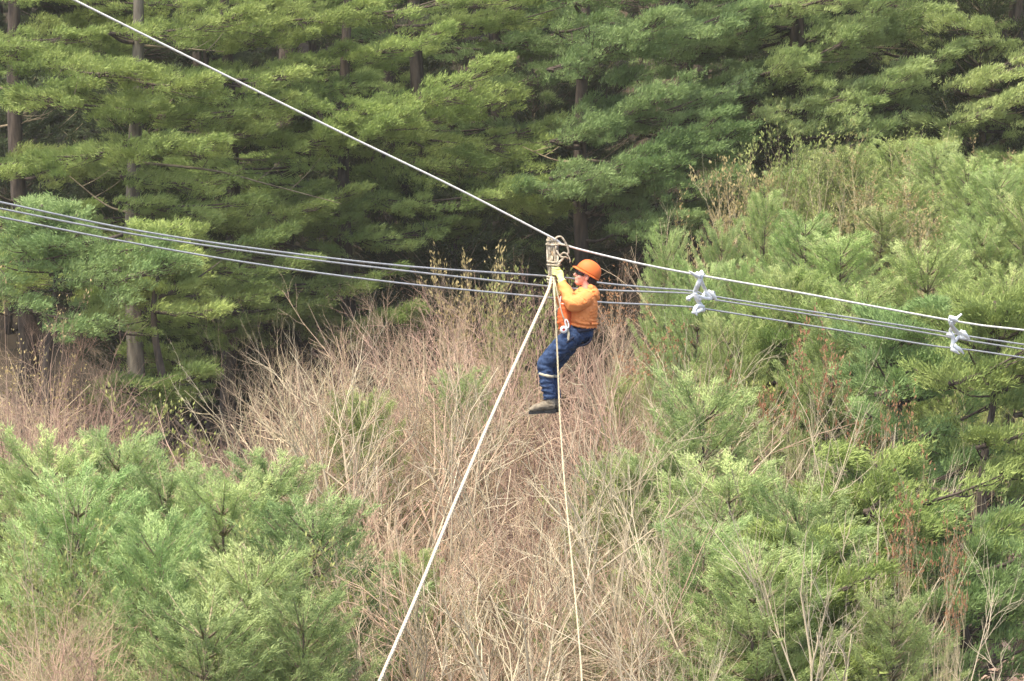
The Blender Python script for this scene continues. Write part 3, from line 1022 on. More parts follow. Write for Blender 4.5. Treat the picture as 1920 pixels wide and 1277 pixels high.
# ================================================================== cables, ropes
M['cable'] = mat_noise('grey_cable', (0.34, 0.34, 0.33), (0.46, 0.46, 0.45), 30, 0.25, spec=0.8, metal=0.4)
M['messenger'] = mat_noise('white_cable', (0.62, 0.60, 0.54), (0.78, 0.76, 0.70), 30, 0.6)
M['rope'] = mat_noise('white_rope', (0.54, 0.45, 0.31), (0.68, 0.59, 0.43), 60, 0.9, 0.6, 90)
M['rope_tan'] = mat_noise('tan_rope', (0.42, 0.35, 0.22), (0.56, 0.48, 0.32), 60, 0.9, 0.6, 90)
M['rope_bundle'] = mat_noise('bundle_rope', (0.34, 0.28, 0.19), (0.60, 0.52, 0.39), 25, 0.9, 0.8, 90)
M['tape'] = mat_noise('white_tape', (0.72, 0.74, 0.72), (0.86, 0.87, 0.85), 20, 0.6)
D0 = 25.9


def wdep(px):
    return D0 + 0.22 + (px - 1060) * 0.0024


def wire(name, pts, r, mat, label, cat, group=None, dep=wdep, s=8, n=14):
    p = [(*P(x, y, dep(x)), r) for x, y in pts]
    L = spline(p, n)
    b = L[0, :3].copy()
    L[:, :3] -= b
    return tag(link(name, tube_mesh(name, [L], s), M[mat], None, tuple(b)), label, cat, group)


mdep = lambda x: D0 + (x - 1060) * 0.0024
wire('support_cable', [(-700, -420), (-200, -168), (135, -2), (600, 229), (850, 350), (1030, 443), (1064, 461), (1180, 490), (1300, 514), (1500, 549), (1790, 602), (1920, 619), (2300, 660), (2800, 700)],
     0.0115, 'messenger', 'white support cable from the top left corner bending at the knot above the man', 'cable', dep=mdep)
CG = 'dark conductors under the support cable'
wire('power_cable', [(-700, 235), (-300, 315), (0, 379), (250, 431), (500, 469), (760, 499), (1040, 519), (1130, 531), (1215, 539), (1300, 546), (1340, 556), (1540, 587), (1740, 618), (1800, 628), (1920, 646), (2500, 730)],
     0.0108, 'cable', 'uppermost of the three glossy grey cables passing behind the man at his face', 'cable', CG)
wire('power_cable', [(-700, 255), (-300, 330), (0, 391), (250, 439), (500, 476), (760, 508), (1040, 538), (1130, 544), (1215, 547), (1300, 551), (1340, 562), (1540, 593), (1740, 625), (1800, 636), (1920, 655), (2500, 745)],
     0.0108, 'cable', 'middle of the three glossy grey cables passing behind the man at his shoulder', 'cable', CG)
wire('power_cable', [(-700, 275), (-300, 345), (0, 407), (250, 456), (500, 498), (760, 532), (1040, 559), (1130, 567), (1215, 571), (1300, 576), (1340, 582), (1540, 614), (1740, 647), (1800, 654), (1920, 671), (2500, 760)],
     0.0108, 'cable', 'lowest of the three glossy grey cables passing behind the man at his chest', 'cable', CG)


def rope(name, pts, r, mat, label, cat='rope'):
    L = spline([(*P(x, y, d), r) for x, y, d in pts], 24)
    b = L[0, :3].copy()
    L[:, :3] -= b
    # three laid strands twisted round the core line
    T = norm(np.gradient(L[:, :3], axis=0))
    seg = np.linalg.norm(np.diff(L[:, :3], axis=0), axis=1)
    s = np.concatenate([[0], np.cumsum(seg)])
    n = int(s[-1] / 0.022)
    si = np.linspace(0, s[-1], n)
    C = np.stack([np.interp(si, s, L[:, i]) for i in range(3)], -1)
    T = norm(np.gradient(C, axis=0))
    A = norm(np.cross(T, [0.2, 1, 0.1]))
    B = np.cross(T, A)
    lines = []
    for k in range(3):
        ph = si / 0.14 * 6.283 + k * 2.094
        q = C + (A * np.cos(ph)[:, None] + B * np.sin(ph)[:, None]) * r * 0.33
        lines.append(np.hstack([q, np.full((n, 1), r * 0.68)]))
    return tag(link(name, tube_mesh(name, lines, 6), M[mat], None, tuple(b)), label, cat)


rope('hauling_rope', [(1034, 520, 25.75), (1028, 545, 25.6), (1000, 608, 25.2), (930, 762, 24.2), (850, 950, 22.8), (780, 1120, 21.6), (712, 1277, 20.5), (640, 1450, 19)],
     0.0185, 'rope', 'thick white rope slanting from the knot down left to the bottom edge')
rope('hand_line', [(1038, 520, 25.7), (1041, 580, 25.45), (1045, 660, 25.4), (1050, 780, 25.2), (1058, 900, 24.8), (1074, 1070, 24.2), (1084, 1180, 23.8), (1092, 1290, 23.4), (1100, 1450, 22.8)],
     0.0105, 'rope_tan', 'thin tan rope hanging straight down past the front of the man')


# white ties lashing the cables together
def tie(strands, label, name='cable_tie'):
    lines = []
    for pts in strands:
        lines.append(spline([(*P(x, y, mdep(x) + dz), r) for x, y, dz, r in pts], 7))
    b = lines[0][0, :3].copy()
    for L in lines:
        L[:, :3] -= b
    return tag(link(name, tube_mesh(name, lines, 7, 0.45), M['tape'], None, tuple(b)), label, 'cable tie', 'white ties lashing the cables')


def coil(px, py, dz, rr, turns, slope, r, along=8):
    out = []
    n = int(turns * 10)
    for i in range(n + 1):
        a = i / 10 * 6.283
        t = i / n - 0.5
        out.append((px + along * t + 1.0 * math.cos(a), py + slope * along * t + rr * math.sin(a), dz + rr / 175 * math.cos(a), r))
    return out


tie([
    coil(1312, 517, 0, 5, 3, .2, .016, 16), [(1316, 520, -.05, .02), (1304, 516, -.06, .022), (1292, 508, -.07, .006)], [(1308, 520, -.05, .02), (1313, 514, -.06, .022), (1317, 508, -.06, .02)],
    [(1313, 520, -.03, .022), (1309, 533, 0, .028), (1303, 548, .12, .026), (1306, 560, .14, .026), (1316, 575, .2, .026), (1320, 583, .22, .02)],
    [(1313, 522, -.02, .022), (1318, 535, .04, .022), (1323, 547, .14, .02), (1311, 562, .12, .02), (1304, 549, .1, .018)],
    coil(1334, 553, .2, 7, 2.5, .2, .017, 14), [(1327, 545, .1, .02), (1336, 553, .08, .026), (1344, 564, .1, .012)], [(1305, 552, .15, .02), (1296, 556, .14, .02), (1290, 560, .14, .026), (1294, 564, .14, .01)],
    [(1322, 549, .1, .02), (1330, 555, .1, .022), (1332, 560, .1, .02), (1318, 558, .1, .018), (1310, 555, .1, .018)],
    coil(1313, 577, .22, 6, 2.5, .2, .017, 14), [(1320, 576, .16, .022), (1308, 574, .14, .024), (1302, 582, .14, .022), (1307, 592, .14, .008)], [(1318, 580, .14, .02), (1305, 585, .14, .024), (1297, 586, .14, .012)],
], 'white tie with loose ends lashing the four cables just right of the man')
tie([
    coil(1786, 600, 0, 6, 3, .2, .016, 14), [(1780, 594, -.05, .02), (1788, 599, -.06, .026), (1795, 603, -.05, .012)], [(1790, 600, -.05, .014), (1797, 594, -.06, .014), (1803, 589, -.06, .013)],
    [(1783, 602, -.04, .022), (1784, 610, 0, .024), (1792, 620, .1, .026), (1800, 628, .14, .02)],
    [(1787, 612, .03, .024), (1782, 620, .14, .022), (1786, 630, .14, .026), (1787, 640, .16, .026), (1784, 652, .18, .02)],
    coil(1806, 628, .2, 7, 2.5, .2, .016, 14), [(1800, 620, .1, .02), (1810, 628, .08, .026), (1818, 637, .1, .01)], [(1775, 627, .15, .018), (1784, 630, .14, .022), (1790, 640, .16, .02), (1797, 632, .14, .018), (1804, 634, .12, .02), (1814, 636, .12, .012)],
    coil(1789, 652, .22, 6, 2.5, .2, .016, 12), [(1783, 654, .14, .02), (1790, 658, .12, .022), (1799, 664, .14, .008)], [(1790, 648, .14, .018), (1799, 655, .12, .024), (1807, 664, .14, .008)],
], 'white tie with loose ends lashing the four cables near the right edge')

# knotted bundle of ropes and pulley that carries the man
root = empty('rope_bundle', P(1036, 450, D0), 'knotted bundle of beige rope and pulley hanging on the white cable above the man', 'rope bundle')
rb = np.array(root.location)


def strands(name, lst, mat, s=7, flat=1.0, n=8, par=root, pb=rb):
    lines = [spline([(*(P(x, y, D0 + dz) - pb), r) for x, y, dz, r in pts], n) for pts in lst]
    return link(name, tube_mesh(name, lines, s, flat), M[mat] if isinstance(mat, str) else mat, par)


sl = []
for i in range(13):
    u = (i - 6) / 6
    j = lambda a=1.5: rng.uniform(-a, a)
    sl.append([(1035 + u * 8 + j(), 446 + 3 * u + j(), 0.03 * math.cos(i * 2), .010), (1036 + u * 9 + j(), 466 + j(), 0.05 * math.cos(i * 2), .013),
               (1037 + u * 8.5 + j(2), 486, 0.05 * math.sin(i * 3), .013), (1036 + u * 6 + j(), 505, .05 * math.cos(i * 4), .013), (1036 + u * 5, 522, .03 * math.sin(i), .012), (1036 + u * 4 + j(), 534, .03 * math.cos(i), .009)])
strands('rope_strands', sl, 'rope_bundle')
wr = []
for yy, rr, cx in ((450, 9, 1035), (458, 12, 1037), (490, 12, 1039), (496, 12, 1039), (519, 9, 1036), (524, 9, 1036), (529, 8, 1036)):
    wr.append([(cx + rr * math.cos(a) + rng.uniform(-.7, .7), yy + 1.5 * math.sin(a * 1.0) + rng.uniform(-.7, .7), -rr / 175 * 0.9 * math.sin(a), .011) for a in np.linspace(0, 6.6, 13)])
strands('lashing', wr, 'rope_bundle')
strands('rope_loop', [
    [(1042, 455, -.04, .010), (1043, 446, -.05, .010), (1052, 444, -.05, .010), (1059, 453, -.04, .011), (1064, 464, -.03, .011), (1066, 474, -.02, .010), (1062, 476, .0, .010)],
    [(1041, 452, -.02, .010), (1050, 458, -.04, .010), (1060, 460, -.03, .010), (1066, 461, 0, .010)],
    [(1043, 470, -.05, .012), (1050, 480, -.05, .012), (1056, 484, -.05, .012), (1050, 491, -.05, .013), (1046, 500, -.05, .013), (1040, 514, -.05, .012)],
    [(1050, 479, -.05, .008), (1057, 474, -.06, .010), (1064, 478, -.05, .009), (1069, 488, -.04, .007), (1068, 493, -.03, .005)],
    [(1054, 484, -.05, .008), (1060, 482, -.06, .009), (1065, 485, -.05, .008)]], 'rope_bundle')
# pulley: two cheeks, a grooved wheel, a hook
M['metal'] = mat_noise('worn_aluminium', (0.38, 0.37, 0.35), (0.55, 0.54, 0.52), 20, 0.4, metal=0.8)
M['tanblock'] = mat_noise('tan_leather', (0.42, 0.29, 0.15), (0.55, 0.40, 0.24), 14, 0.7)


def lathe(prof, axis_o, axis_d, s=20):
    """prof list of (offset along axis, radius)"""
    axis_d = np.array(axis_d, float)
    A = norm(np.cross(axis_d, [0, 0, 1.0]))
    B = np.cross(axis_d, A)
    V, Q = [], []
    for o, r in prof:
        for k in range(s):
            a = k / s * 6.2832
            V.append(np.array(axis_o) + axis_d * o + (A * math.cos(a) + B * math.sin(a)) * r)
    n = len(prof)
    for i in range(n - 1):
        for k in range(s):
            Q.append((i * s + k, i * s + (k + 1) % s, (i + 1) * s + (k + 1) % s, (i + 1) * s + k))
    return np.array(V), np.array(Q)


pc = P(1038, 463, D0 - 0.02) - rb
v, q = lathe([(-.02, .0), (-.02, .044), (-.012, .046), (-.004, .034), (.004, .034), (.012, .046), (.02, .044), (.02, 0)], pc, (0, 1, 0))
link('pulley_wheel', build_mesh('pulley_wheel', v, q, smooth=False), M['metal'], root)
bm = bmesh.new()
for sy in (-1, 1):
    ring = []
    for (a, b) in ((-.02, .05), (.02, .05), (.028, 0), (.022, -.06), (0, -.08), (-.022, -.06), (-.028, 0)):
        ring.append((a, b))
    f = [bm.verts.new((pc[0] + a, pc[1] + sy * .026 - .003, pc[2] + b - .02)) for a, b in ring]
    g = [bm.verts.new((pc[0] + a, pc[1] + sy * .026 + .003, pc[2] + b - .02)) for a, b in ring]
    bm.faces.new(f)
    bm.faces.new(g[::-1])
    for k in range(len(f)):
        bm.faces.new((f[k], g[k], g[(k + 1) % len(f)], f[(k + 1) % len(f)]))
bmesh.ops.recalc_face_normals(bm, faces=bm.faces)
me = bpy.data.meshes.new('pulley_cheek')
bm.to_mesh(me)
bm.free()
link('pulley_cheek', me, M['tanblock'], root)

# ================================================================== the man
M['hoodie'] = mat_noise('orange_sweatshirt', (0.78, 0.265, 0.075), (0.86, 0.31, 0.10), 18, 0.9, 0.25, 160)
M['jeans'] = mat_noise('blue_denim', (0.016, 0.031, 0.075), (0.042, 0.074, 0.150), 22, 0.9, 0.3, 220)
M['navy'] = mat_noise('navy_webbing', (0.012, 0.014, 0.03), (0.025, 0.028, 0.05), 30, 0.9)
M['skin'] = mat_noise('skin', (0.62, 0.30, 0.21), (0.70, 0.37, 0.27), 12, 0.6, spec=0.35)
M['hat'] = mat_noise('orange_plastic', (0.68, 0.145, 0.03), (0.74, 0.175, 0.04), 9, 0.6, spec=0.3)
M['hair'] = mat_noise('dark_hair', (0.018, 0.012, 0.014), (0.05, 0.032, 0.032), 60, 0.8)
M['glove'] = mat_noise('yellow_glove', (0.72, 0.76, 0.22), (0.82, 0.84, 0.34), 30, 0.85)
M['boot'] = mat_noise('tan_suede', (0.15, 0.125, 0.09), (0.25, 0.21, 0.15), 25, 0.9, 0.3, 120)
M['sole'] = mat_noise('black_rubber', (0.012, 0.012, 0.012), (0.03, 0.03, 0.03), 30, 0.7)
M['shade'] = mat_noise('dark_lens', (0.006, 0.006, 0.008), (0.012, 0.012, 0.014), 5, 0.12, spec=0.7)
M['khaki'] = mat_noise('khaki_webbing', (0.42, 0.37, 0.25), (0.54, 0.48, 0.35), 40, 0.9, 0.3, 200)
M['bag'] = mat_noise('red_orange_canvas', (0.66, 0.13, 0.035), (0.76, 0.19, 0.05), 20, 0.85, 0.4, 160)
M['white'] = mat_noise('white_plastic', (0.74, 0.73, 0.70), (0.82, 0.81, 0.78), 20, 0.5)
M['redplastic'] = mat_noise('red_plastic', (0.5, 0.03, 0.02), (0.6, 0.05, 0.03), 20, 0.5)


def PD(px, py, dz=0.0):
    return P(px, py, D0 + dz)


class Solid:
    """closed lumps that are fused into one skin by a voxel remesh"""

    def __init__(s):
        s.bm = bmesh.new()

    def ell(s, c, r, rot=None):
        res = bmesh.ops.create_icosphere(s.bm, subdivisions=3, radius=1.0)
        mt = Matrix.Translation(Vector([float(v) for v in c])) @ (rot.to_4x4() if rot else Matrix.Identity(4)) @ Matrix.Diagonal((*r, 1))
        bmesh.ops.transform(s.bm, matrix=mt, verts=res['verts'])

    def limb(s, pts, n=16, xax=None, sub=5):
        """pts: (x,y,z, ra, rb): ra along the picture plane, rb along depth"""
        L = spline(pts, sub)
        C = L[:, :3]
        T = norm(np.gradient(C, axis=0))
        B = np.tile(np.array([0, 1.0, 0]), (len(C), 1)) if xax is None else np.tile(np.array(xax, float), (len(C), 1))
        A = norm(np.cross(B, T))
        B = np.cross(T, A)
        rings = []
        for i in range(len(C)):
            ring = []
            for k in range(n):
                a = k / n * 6.2832
                v = C[i] + A[i] * math.cos(a) * L[i, 3] + B[i] * math.sin(a) * L[i, 4]
                ring.append(s.bm.verts.new(v))
            rings.append(ring)
        for i in range(len(rings) - 1):
            for k in range(n):
                s.bm.faces.new((rings[i][k], rings[i][(k + 1) % n], rings[i + 1][(k + 1) % n], rings[i + 1][k]))
        s.bm.faces.new(rings[0][::-1])
        s.bm.faces.new(rings[-1])

    def build(s, name, vox, mat, parent, base, smooth=3, fn=None):
        bmesh.ops.recalc_face_normals(s.bm, faces=s.bm.faces)
        me = bpy.data.meshes.new(name)
        s.bm.to_mesh(me)
        s.bm.free()
        o = bpy.data.objects.new('tmp', me)
        COL.objects.link(o)
        m = o.modifiers.new('r', 'REMESH')
        m.mode = 'VOXEL'
        m.voxel_size = vox
        m.use_smooth_shade = True
        m2 = o.modifiers.new('s', 'SMOOTH')
        m2.iterations = smooth
        m2.factor = 0.5
        dg = bpy.context.evaluated_depsgraph_get()
        out = bpy.data.meshes.new_from_object(o.evaluated_get(dg))
        bpy.data.objects.remove(o)
        bpy.data.meshes.remove(me)
        out.name = name
        if fn:
            for v in out.vertices:
                v.co = v.co + v.normal * fn(v.co)
        for v in out.vertices:
            v.co = v.co - Vector([float(t) for t in base])
        for p in out.polygons:
            p.use_smooth = True
        out.materials.clear()
        return link(name, out, mat, parent)


def row(px, py, dz, a, b=None):
    p = PD(px, py, dz)
    return (*p, a, a if b is None else b)


man_base = PD(1087, 640)
man = empty('person', man_base, 'man in orange hard hat, orange sweatshirt and jeans hanging from the rope bundle', 'person')

# head frame: forward f (left and a little up), up u
HT = rad(20)
HC = PD(1099, 517, 0)
hf = np.array([-math.cos(HT), 0, math.sin(HT)])
hu = np.array([math.sin(HT), 0, math.cos(HT)])
hs = np.array([0, -1.0, 0])       # towards the camera
hrot = Matrix(((hf[0], hs[0], hu[0]), (hf[1], hs[1], hu[1]), (hf[2], hs[2], hu[2])))


HSC = 1.1


def H(f, s_, u):
    return HC + (hf * f + hs * s_ + hu * u) * HSC


def hand(S, rp, side, wrist, grow=0.0):
    """fingers closed round a near vertical rope at rp; side = +1 palm to the camera side, -1 behind"""
    rp = np.array(rp)
    palm = rp + np.array([0.042, -0.022 * side, -0.012])
    S.limb([(*wrist, .028 + grow, .026 + grow), (*((wrist + palm) / 2), .033 + grow, .024 + grow), (*palm, .040 + grow, .024 + grow), (*(palm + np.array([-.012, 0, .03])), .034 + grow, .02 + grow)])
    for i in range(4):
        z = rp[2] + (1.5 - i) * 0.0215 + 0.006
        fl = [1.0, 1.06, 1.0, 0.84][i]
        pts = []
        for k, a in enumerate(np.linspace(-10, 215 * fl, 7)):
            ar = rad(a)
            r = 0.030 if k else 0.042
            pts.append((rp[0] + r * math.cos(ar), rp[1] - side * r * math.sin(ar), z + 0.002 * k, .0098 + grow - .0003 * k, .0098 + grow - .0003 * k))
        S.limb(pts, 10, (0, 0, 1), 3)
    # thumb leaves the side of the palm and closes on the fingers
    tp = [palm + np.array([.0, side * .01, .015]), rp + np.array([.034, side * .022, .045]), rp + np.array([.012, side * .032, .062]), rp + np.array([-.010, side * .026, .068])]
    S.limb([(*p, .0125 + grow - .0012 * k, .0125 + grow - .0012 * k) for k, p in enumerate(tp)], 10, (0, 0, 1), 3)


LH = PD(1042, 511, -0.055)
RH = PD(1038, 536, 0.06)
LW = PD(1053, 527, -0.10)
RW = PD(1046, 549, 0.09)

B = Solid()
B.ell(H(-.012, 0, .02), (.098, .078, .098), hrot)
B.ell(H(.028, 0, -.035), (.066, .062, .078), hrot)
B.ell(H(.048, 0, -.088), (.042, .040, .032), hrot)       # chin
B.ell(H(.062, 0, .022), (.030, .056, .018), hrot)        # brow
B.limb([(*H(.078, 0, .012), .012, .010), (*H(.098, 0, -.012), .013, .013), (*H(.112, 0, -.030), .013, .016), (*H(.086, 0, -.038), .010, .014)], 10, None, 4)
B.ell(H(.084, 0, -.058), (.014, .026, .008), hrot)
B.ell(H(.080, 0, -.071), (.014, .023, .009), hrot)
for sg in (1, -1):
    B.ell(H(.052, sg * .042, -.03), (.028, .020, .026), hrot)    # cheek
    B.ell(H(-.012, sg * .080, -.012), (.018, .010, .032), hrot)  # ear
    B.ell(H(.074, sg * .032, -.002), (.012, .015, .009), hrot)   # eye
B.limb([(*H(-.015, 0, -.04), .055, .055), row(1101, 536, 0, .058, .058), row(1101, 547, 0, .062, .066), row(1099, 556, 0, .09, .12)])
B.limb([row(1098, 552, 0, .07, .13), row(1094, 566, 0, .11, .17), row(1092, 585, 0, .115, .16), row(1090, 603, 0, .11, .15), row(1088, 622, 0, .12, .165)], 20)
B.ell(PD(1087, 627, 0), (.12, .16, .10))
B.limb([row(1099, 555, -.15, .06), row(1085, 567, -.24, .052), row(1070, 570, -.26, .046), row(1062, 550, -.18, .042), (*LW, .03, .028)])
B.limb([row(1097, 555, .15, .06), row(1078, 572, .23, .052), row(1064, 580, .24, .046), row(1054, 565, .16, .04), (*RW, .03, .028)])
hand(B, LH, 1, LW)
hand(B, RH, -1, RW)
B.limb([row(1084, 625, -.09, .09), row(1055, 649, -.10, .08), row(1023, 684, -.10, .062), row(1025, 712, -.10, .056), row(1031, 752, -.10, .038)])
B.limb([row(1084, 627, .09, .09), row(1060, 655, .10, .08), row(1036, 690, .10, .062), row(1037, 716, .10, .056), row(1040, 750, .10, .038)])
for dz, ox, oy in ((-.10, 0, 0), (.10, 8, -1)):
    B.limb([row(1036 + ox, 757 + oy, dz, .035), row(1018 + ox, 763 + oy, dz, .03, .036), row(1000 + ox, 767 + oy, dz, .02, .036)])
body = B.build('body', .006, M['skin'], man, man_base, 2)

# sweatshirt
S = Solid()
S.limb([row(1089, 613, 0, .150, .195), row(1090, 606, 0, .166, .205), row(1091, 594, 0, .160, .205), row(1092, 578, 0, .158, .21), row(1095, 563, 0, .145, .205),
        row(1099, 551, 0, .115, .17), row(1101, 543, 0, .072, .09)], 28)
S.limb([row(1098, 558, -.15, .095), row(1086, 567, -.24, .088), row(1073, 569, -.27, .080), row(1065, 554, -.21, .068), row(1057, 536, -.13, .052), row(1055, 531, -.11, .046)], 18)
S.limb([row(1097, 557, .15, .09), row(1078, 573, .23, .08), row(1066, 580, .24, .07), row(1057, 568, .17, .06), row(1049, 553, .10, .048)], 18)
S.ell(PD(1112, 549, 0), (.062, .115, .075), Matrix.Rotation(rad(-35), 3, 'Y'))    # hood down the back
S.ell(PD(1117, 555, 0), (.036, .085, .05), Matrix.Rotation(rad(-35), 3, 'Y'))
S.limb([row(1090, 541, -.07, .024), row(1087, 545, 0, .028), row(1090, 541, .07, .024)], 10)
S.limb([row(1107, 538, -.085, .03), row(1113, 541, 0, .036), row(1107, 538, .085, .03)], 10)


def cloth(scale, amp, sx=1.0, sz=2.2):
    def f(co):
        a = mnoise.noise(Vector((co.x * scale * sx + co.z * scale * .8, co.y * scale * .7, co.z * scale * sz)))
        b = mnoise.noise(Vector((co.x * scale * 2.3 + 9, co.y * scale * 2, co.z * scale * 3.4)))
        return amp * (1 - 2.2 * abs(a)) + amp * .22 * b
    return f


hz = PD(1088, 606)[2]


def hoodie_fn(co):
    base = cloth(4.5, .013)(co) * (1.0)
    w = math.exp(-((co.z - hz) / .07) ** 2)
    return base + w * .012 * math.sin(co.z * 150 + co.x * 35 + 3 * mnoise.noise(co * 6))


S.build('sweatshirt', .007, M['hoodie'], man, man_base, 3, hoodie_fn)

# jeans
J = Solid()
J.ell(PD(1086, 624, 0), (.150, .18, .115))
J.limb([row(1082, 624, -.09, .118), row(1056, 647, -.10, .106), row(1036, 667, -.10, .094), row(1021, 684, -.10, .078), row(1023, 698, -.10, .074), row(1026, 720, -.10, .070), row(1030, 738, -.10, .064), row(1031, 748, -.10, .062)], 20)
J.limb([row(1082, 626, .09, .115), row(1060, 653, .10, .10), row(1036, 690, .10, .078), row(1037, 716, .10, .070), row(1040, 747, .10, .062)], 20)
J.build('jeans', .007, M['jeans'], man, man_base, 2, cloth(9, .013, 1.2, 2.2))

# gloves
for hp, wp, sd, sl in ((LH, LW, 1, -.11), (RH, RW, -1, .095)):
    G = Solid()
    hand(G, hp, sd, wp, .0025)
    c = wp
    v = norm(c - np.array(hp))
    G.limb([(*(c - v * .03), .036, .032), (*(c + v * .012), .044, .038), (*(c + v * .02), .044, .038)])
    G.build('glove', .0035, M['glove'], man, man_base, 1)

# boots
for dz, ox, oy in ((-.10, 0, 0), (.10, 8, -2)):
    Bt = Solid()
    Bt.limb([row(1031 + ox, 742 + oy, dz, .050), row(1032 + ox, 752 + oy, dz, .052), row(1033 + ox, 762 + oy, dz, .050)])
    Bt.limb([row(1040 + ox, 762 + oy, dz, .040, .038), row(1026 + ox, 760 + oy, dz, .050, .042), row(1012 + ox, 763 + oy, dz, .042, .048), row(1000 + ox, 766 + oy, dz, .034, .048), row(993 + ox, 768 + oy, dz, .018, .034)])
    bo = Bt.build('boot', .006, M['boot'], man, man_base, 2, cloth(14, .004))
    bm = bmesh.new()
    prof = [(-.0, .036), (.05, .040), (.12, .036), (.19, .048), (.25, .046), (.285, .022)]
    vs = []
    for t, w in prof:
        a = PD(1042 + ox, 769 + oy, dz)
        b = PD(991 + ox, 773 + oy, dz)
        c = a + (b - a) * t / .285
        hgt = .030 if t < .09 else .020
        vs.append([bm.verts.new(tuple(c + np.array([0, sy * w, zz]))) for sy, zz in ((-1, .008), (1, .008), (1, -hgt), (-1, -hgt))])
    for i in range(len(vs) - 1):
        for k in range(4):
            bm.faces.new((vs[i][k], vs[i][(k + 1) % 4], vs[i + 1][(k + 1) % 4], vs[i + 1][k]))
    bm.faces.new(vs[0])
    bm.faces.new(vs[-1][::-1])
    bmesh.ops.recalc_face_normals(bm, faces=bm.faces)
    for v in bm.verts:
        v.co -= Vector([float(t) for t in man_base])
    me = bpy.data.meshes.new('sole')
    bm.to_mesh(me)
    bm.free()
    so = link('sole', me, M['sole'], bo)

# hair
Hr = Solid()
Hr.ell(H(-.058, 0, -.010), (.066, .080, .085), hrot)
Hr.limb([(*H(-.065, 0, -.03), .045, .065), (*H(-.066, 0, -.075), .036, .055), (*H(-.058, 0, -.115), .018, .035)], 12)
Hr.build('hair', .006, M['hair'], man, man_base, 1, cloth(40, .004, 3, 1))

# hard hat: ribbed dome, peak and rim
AT = rad(31)
af = np.array([-math.cos(AT), 0, math.sin(AT)])
au = np.array([math.sin(AT), 0, math.cos(AT)])
AC = PD(1102.5, 511.5, 0)
V, Q = [], []
nr, ns = 14, 40
for i in range(nr + 1):
    ph = i / nr * math.pi / 2
    for k in range(ns):
        a = k / ns * 6.2832
        rr = math.cos(ph) ** 0.8
        rib = 1 + 0.018 * math.exp(-(math.sin(a) * rr / .13) ** 2) * (1 if i > 2 else 0)
        x = .138 * rr * math.cos(a)
        y = .114 * rr * math.sin(a)
        z = .135 * math.sin(ph) ** 0.95 * rib
        V.append(AC + af * x + hs * y + au * z)
Q = [(i * ns + k, i * ns + (k + 1) % ns, (i + 1) * ns + (k + 1) % ns, (i + 1) * ns + k) for i in range(nr) for k in range(ns)]
me = build_mesh('hat_shell', np.array(V) - man_base, Q, smooth=True)
hat = link('hard_hat', me, M['hat'], man)
so = hat.modifiers.new('t', 'SOLIDIFY')
so.thickness = 0.004
V = []
for k in range(ns):
    a = k / ns * 6.2832
    pk = max(0, math.cos(a)) ** 1.5
    for rr, dz in ((0.985, 0.004), (1.045 + .24 * pk, -.010 - .012 * pk), (1.045 + .24 * pk, -.016 - .012 * pk), (0.985, -.004)):
        V.append(AC + af * .138 * rr * math.cos(a) + hs * .114 * rr * math.sin(a) + au * dz)
Q = [(k * 4 + j, ((k + 1) % ns) * 4 + j, ((k + 1) % ns) * 4 + (j + 1) % 4, k * 4 + (j + 1) % 4) for k in range(ns) for j in range(4)]
link('brim', build_mesh('brim', np.array(V) - man_base, Q, smooth=True), M['hat'], hat)

# sunglasses
lines = []
for sg in (1, -1):
    lines.append(spline([(*(H(.074, sg * .050, .008) - man_base), .0035), (*(H(.04, sg * .076, .006) - man_base), .0035), (*(H(-.01, sg * .085, .002) - man_base), .003)], 5))
gl = link('sunglasses', tube_mesh('sunglasses', lines, 6), M['shade'], man)
V, Q = [], []
for j, uu in enumerate((-.016, .0, .014)):
    for k in range(17):
        a = (k / 16 - .5) * 2
        notch = .012 * math.exp(-(a / .14) ** 2) if j == 0 else 0
        V.append(H(.103 - .050 * a * a - .03 * a ** 4 + (.004 if j == 1 else 0), a * .066, uu + .002 + notch) - man_base)
Q = [(j * 17 + k, j * 17 + k + 1, (j + 1) * 17 + k + 1, (j + 1) * 17 + k) for j in range(2) for k in range(16)]
lens = link('lens', build_mesh('lens', np.array(V), Q, smooth=True), M['shade'], gl)
so = lens.modifiers.new('t', 'SOLIDIFY')
so.thickness = 0.003

# harness: belt, leg loops, seat pad, knee strap, lanyard
def band(name, pts, r, mat, flat=.3, par=man, pb=man_base, s=8, n=6):
    L = spline([(*(np.array(p) - pb), r) for p in pts], n)
    return link(name, tube_mesh(name, [L], s, flat), M[mat], par)


def oval(c, ra, rb, tilt, n=20, over=1.0):
    c = np.array(c)
    A = np.array([math.cos(tilt), 0, math.sin(tilt)])
    return [c + A * ra * math.cos(t) + np.array([0, -1, 0]) * rb * math.sin(t) for t in np.linspace(0, 6.2832 * over, n)]


har = band('harness_belt', oval(PD(1087, 617, 0), .158, .19, rad(6)), .020, 'navy', 1)
V, Q = [], []
for i in range(13):
    a = rad(-75 + i * 150 / 12)
    for j in range(7):
        y = (j - 3) / 3 * .17
        V.append(PD(1087, 627) + np.array([.115 * math.sin(a), y, -.095 * math.cos(a)]) - man_base)
Q = [(i * 7 + j, i * 7 + j + 1, (i + 1) * 7 + j + 1, (i + 1) * 7 + j) for i in range(12) for j in range(6)]
sp = link('seat_pad', build_mesh('seat_pad', np.array(V), Q, smooth=True), M['navy'], man)
md = sp.modifiers.new('t', 'SOLIDIFY')
md.thickness = .02
md.offset = 1
for dz in (-.10, .10):
    band('leg_loop', oval(PD(1068, 636, dz), .118, .112, rad(38)), .012, 'navy', 1)
    band('knee_strap', oval(PD(1024 + (11 if dz > 0 else 0), 703, dz), .074, .074, rad(-14)), .017, 'khaki', 1)
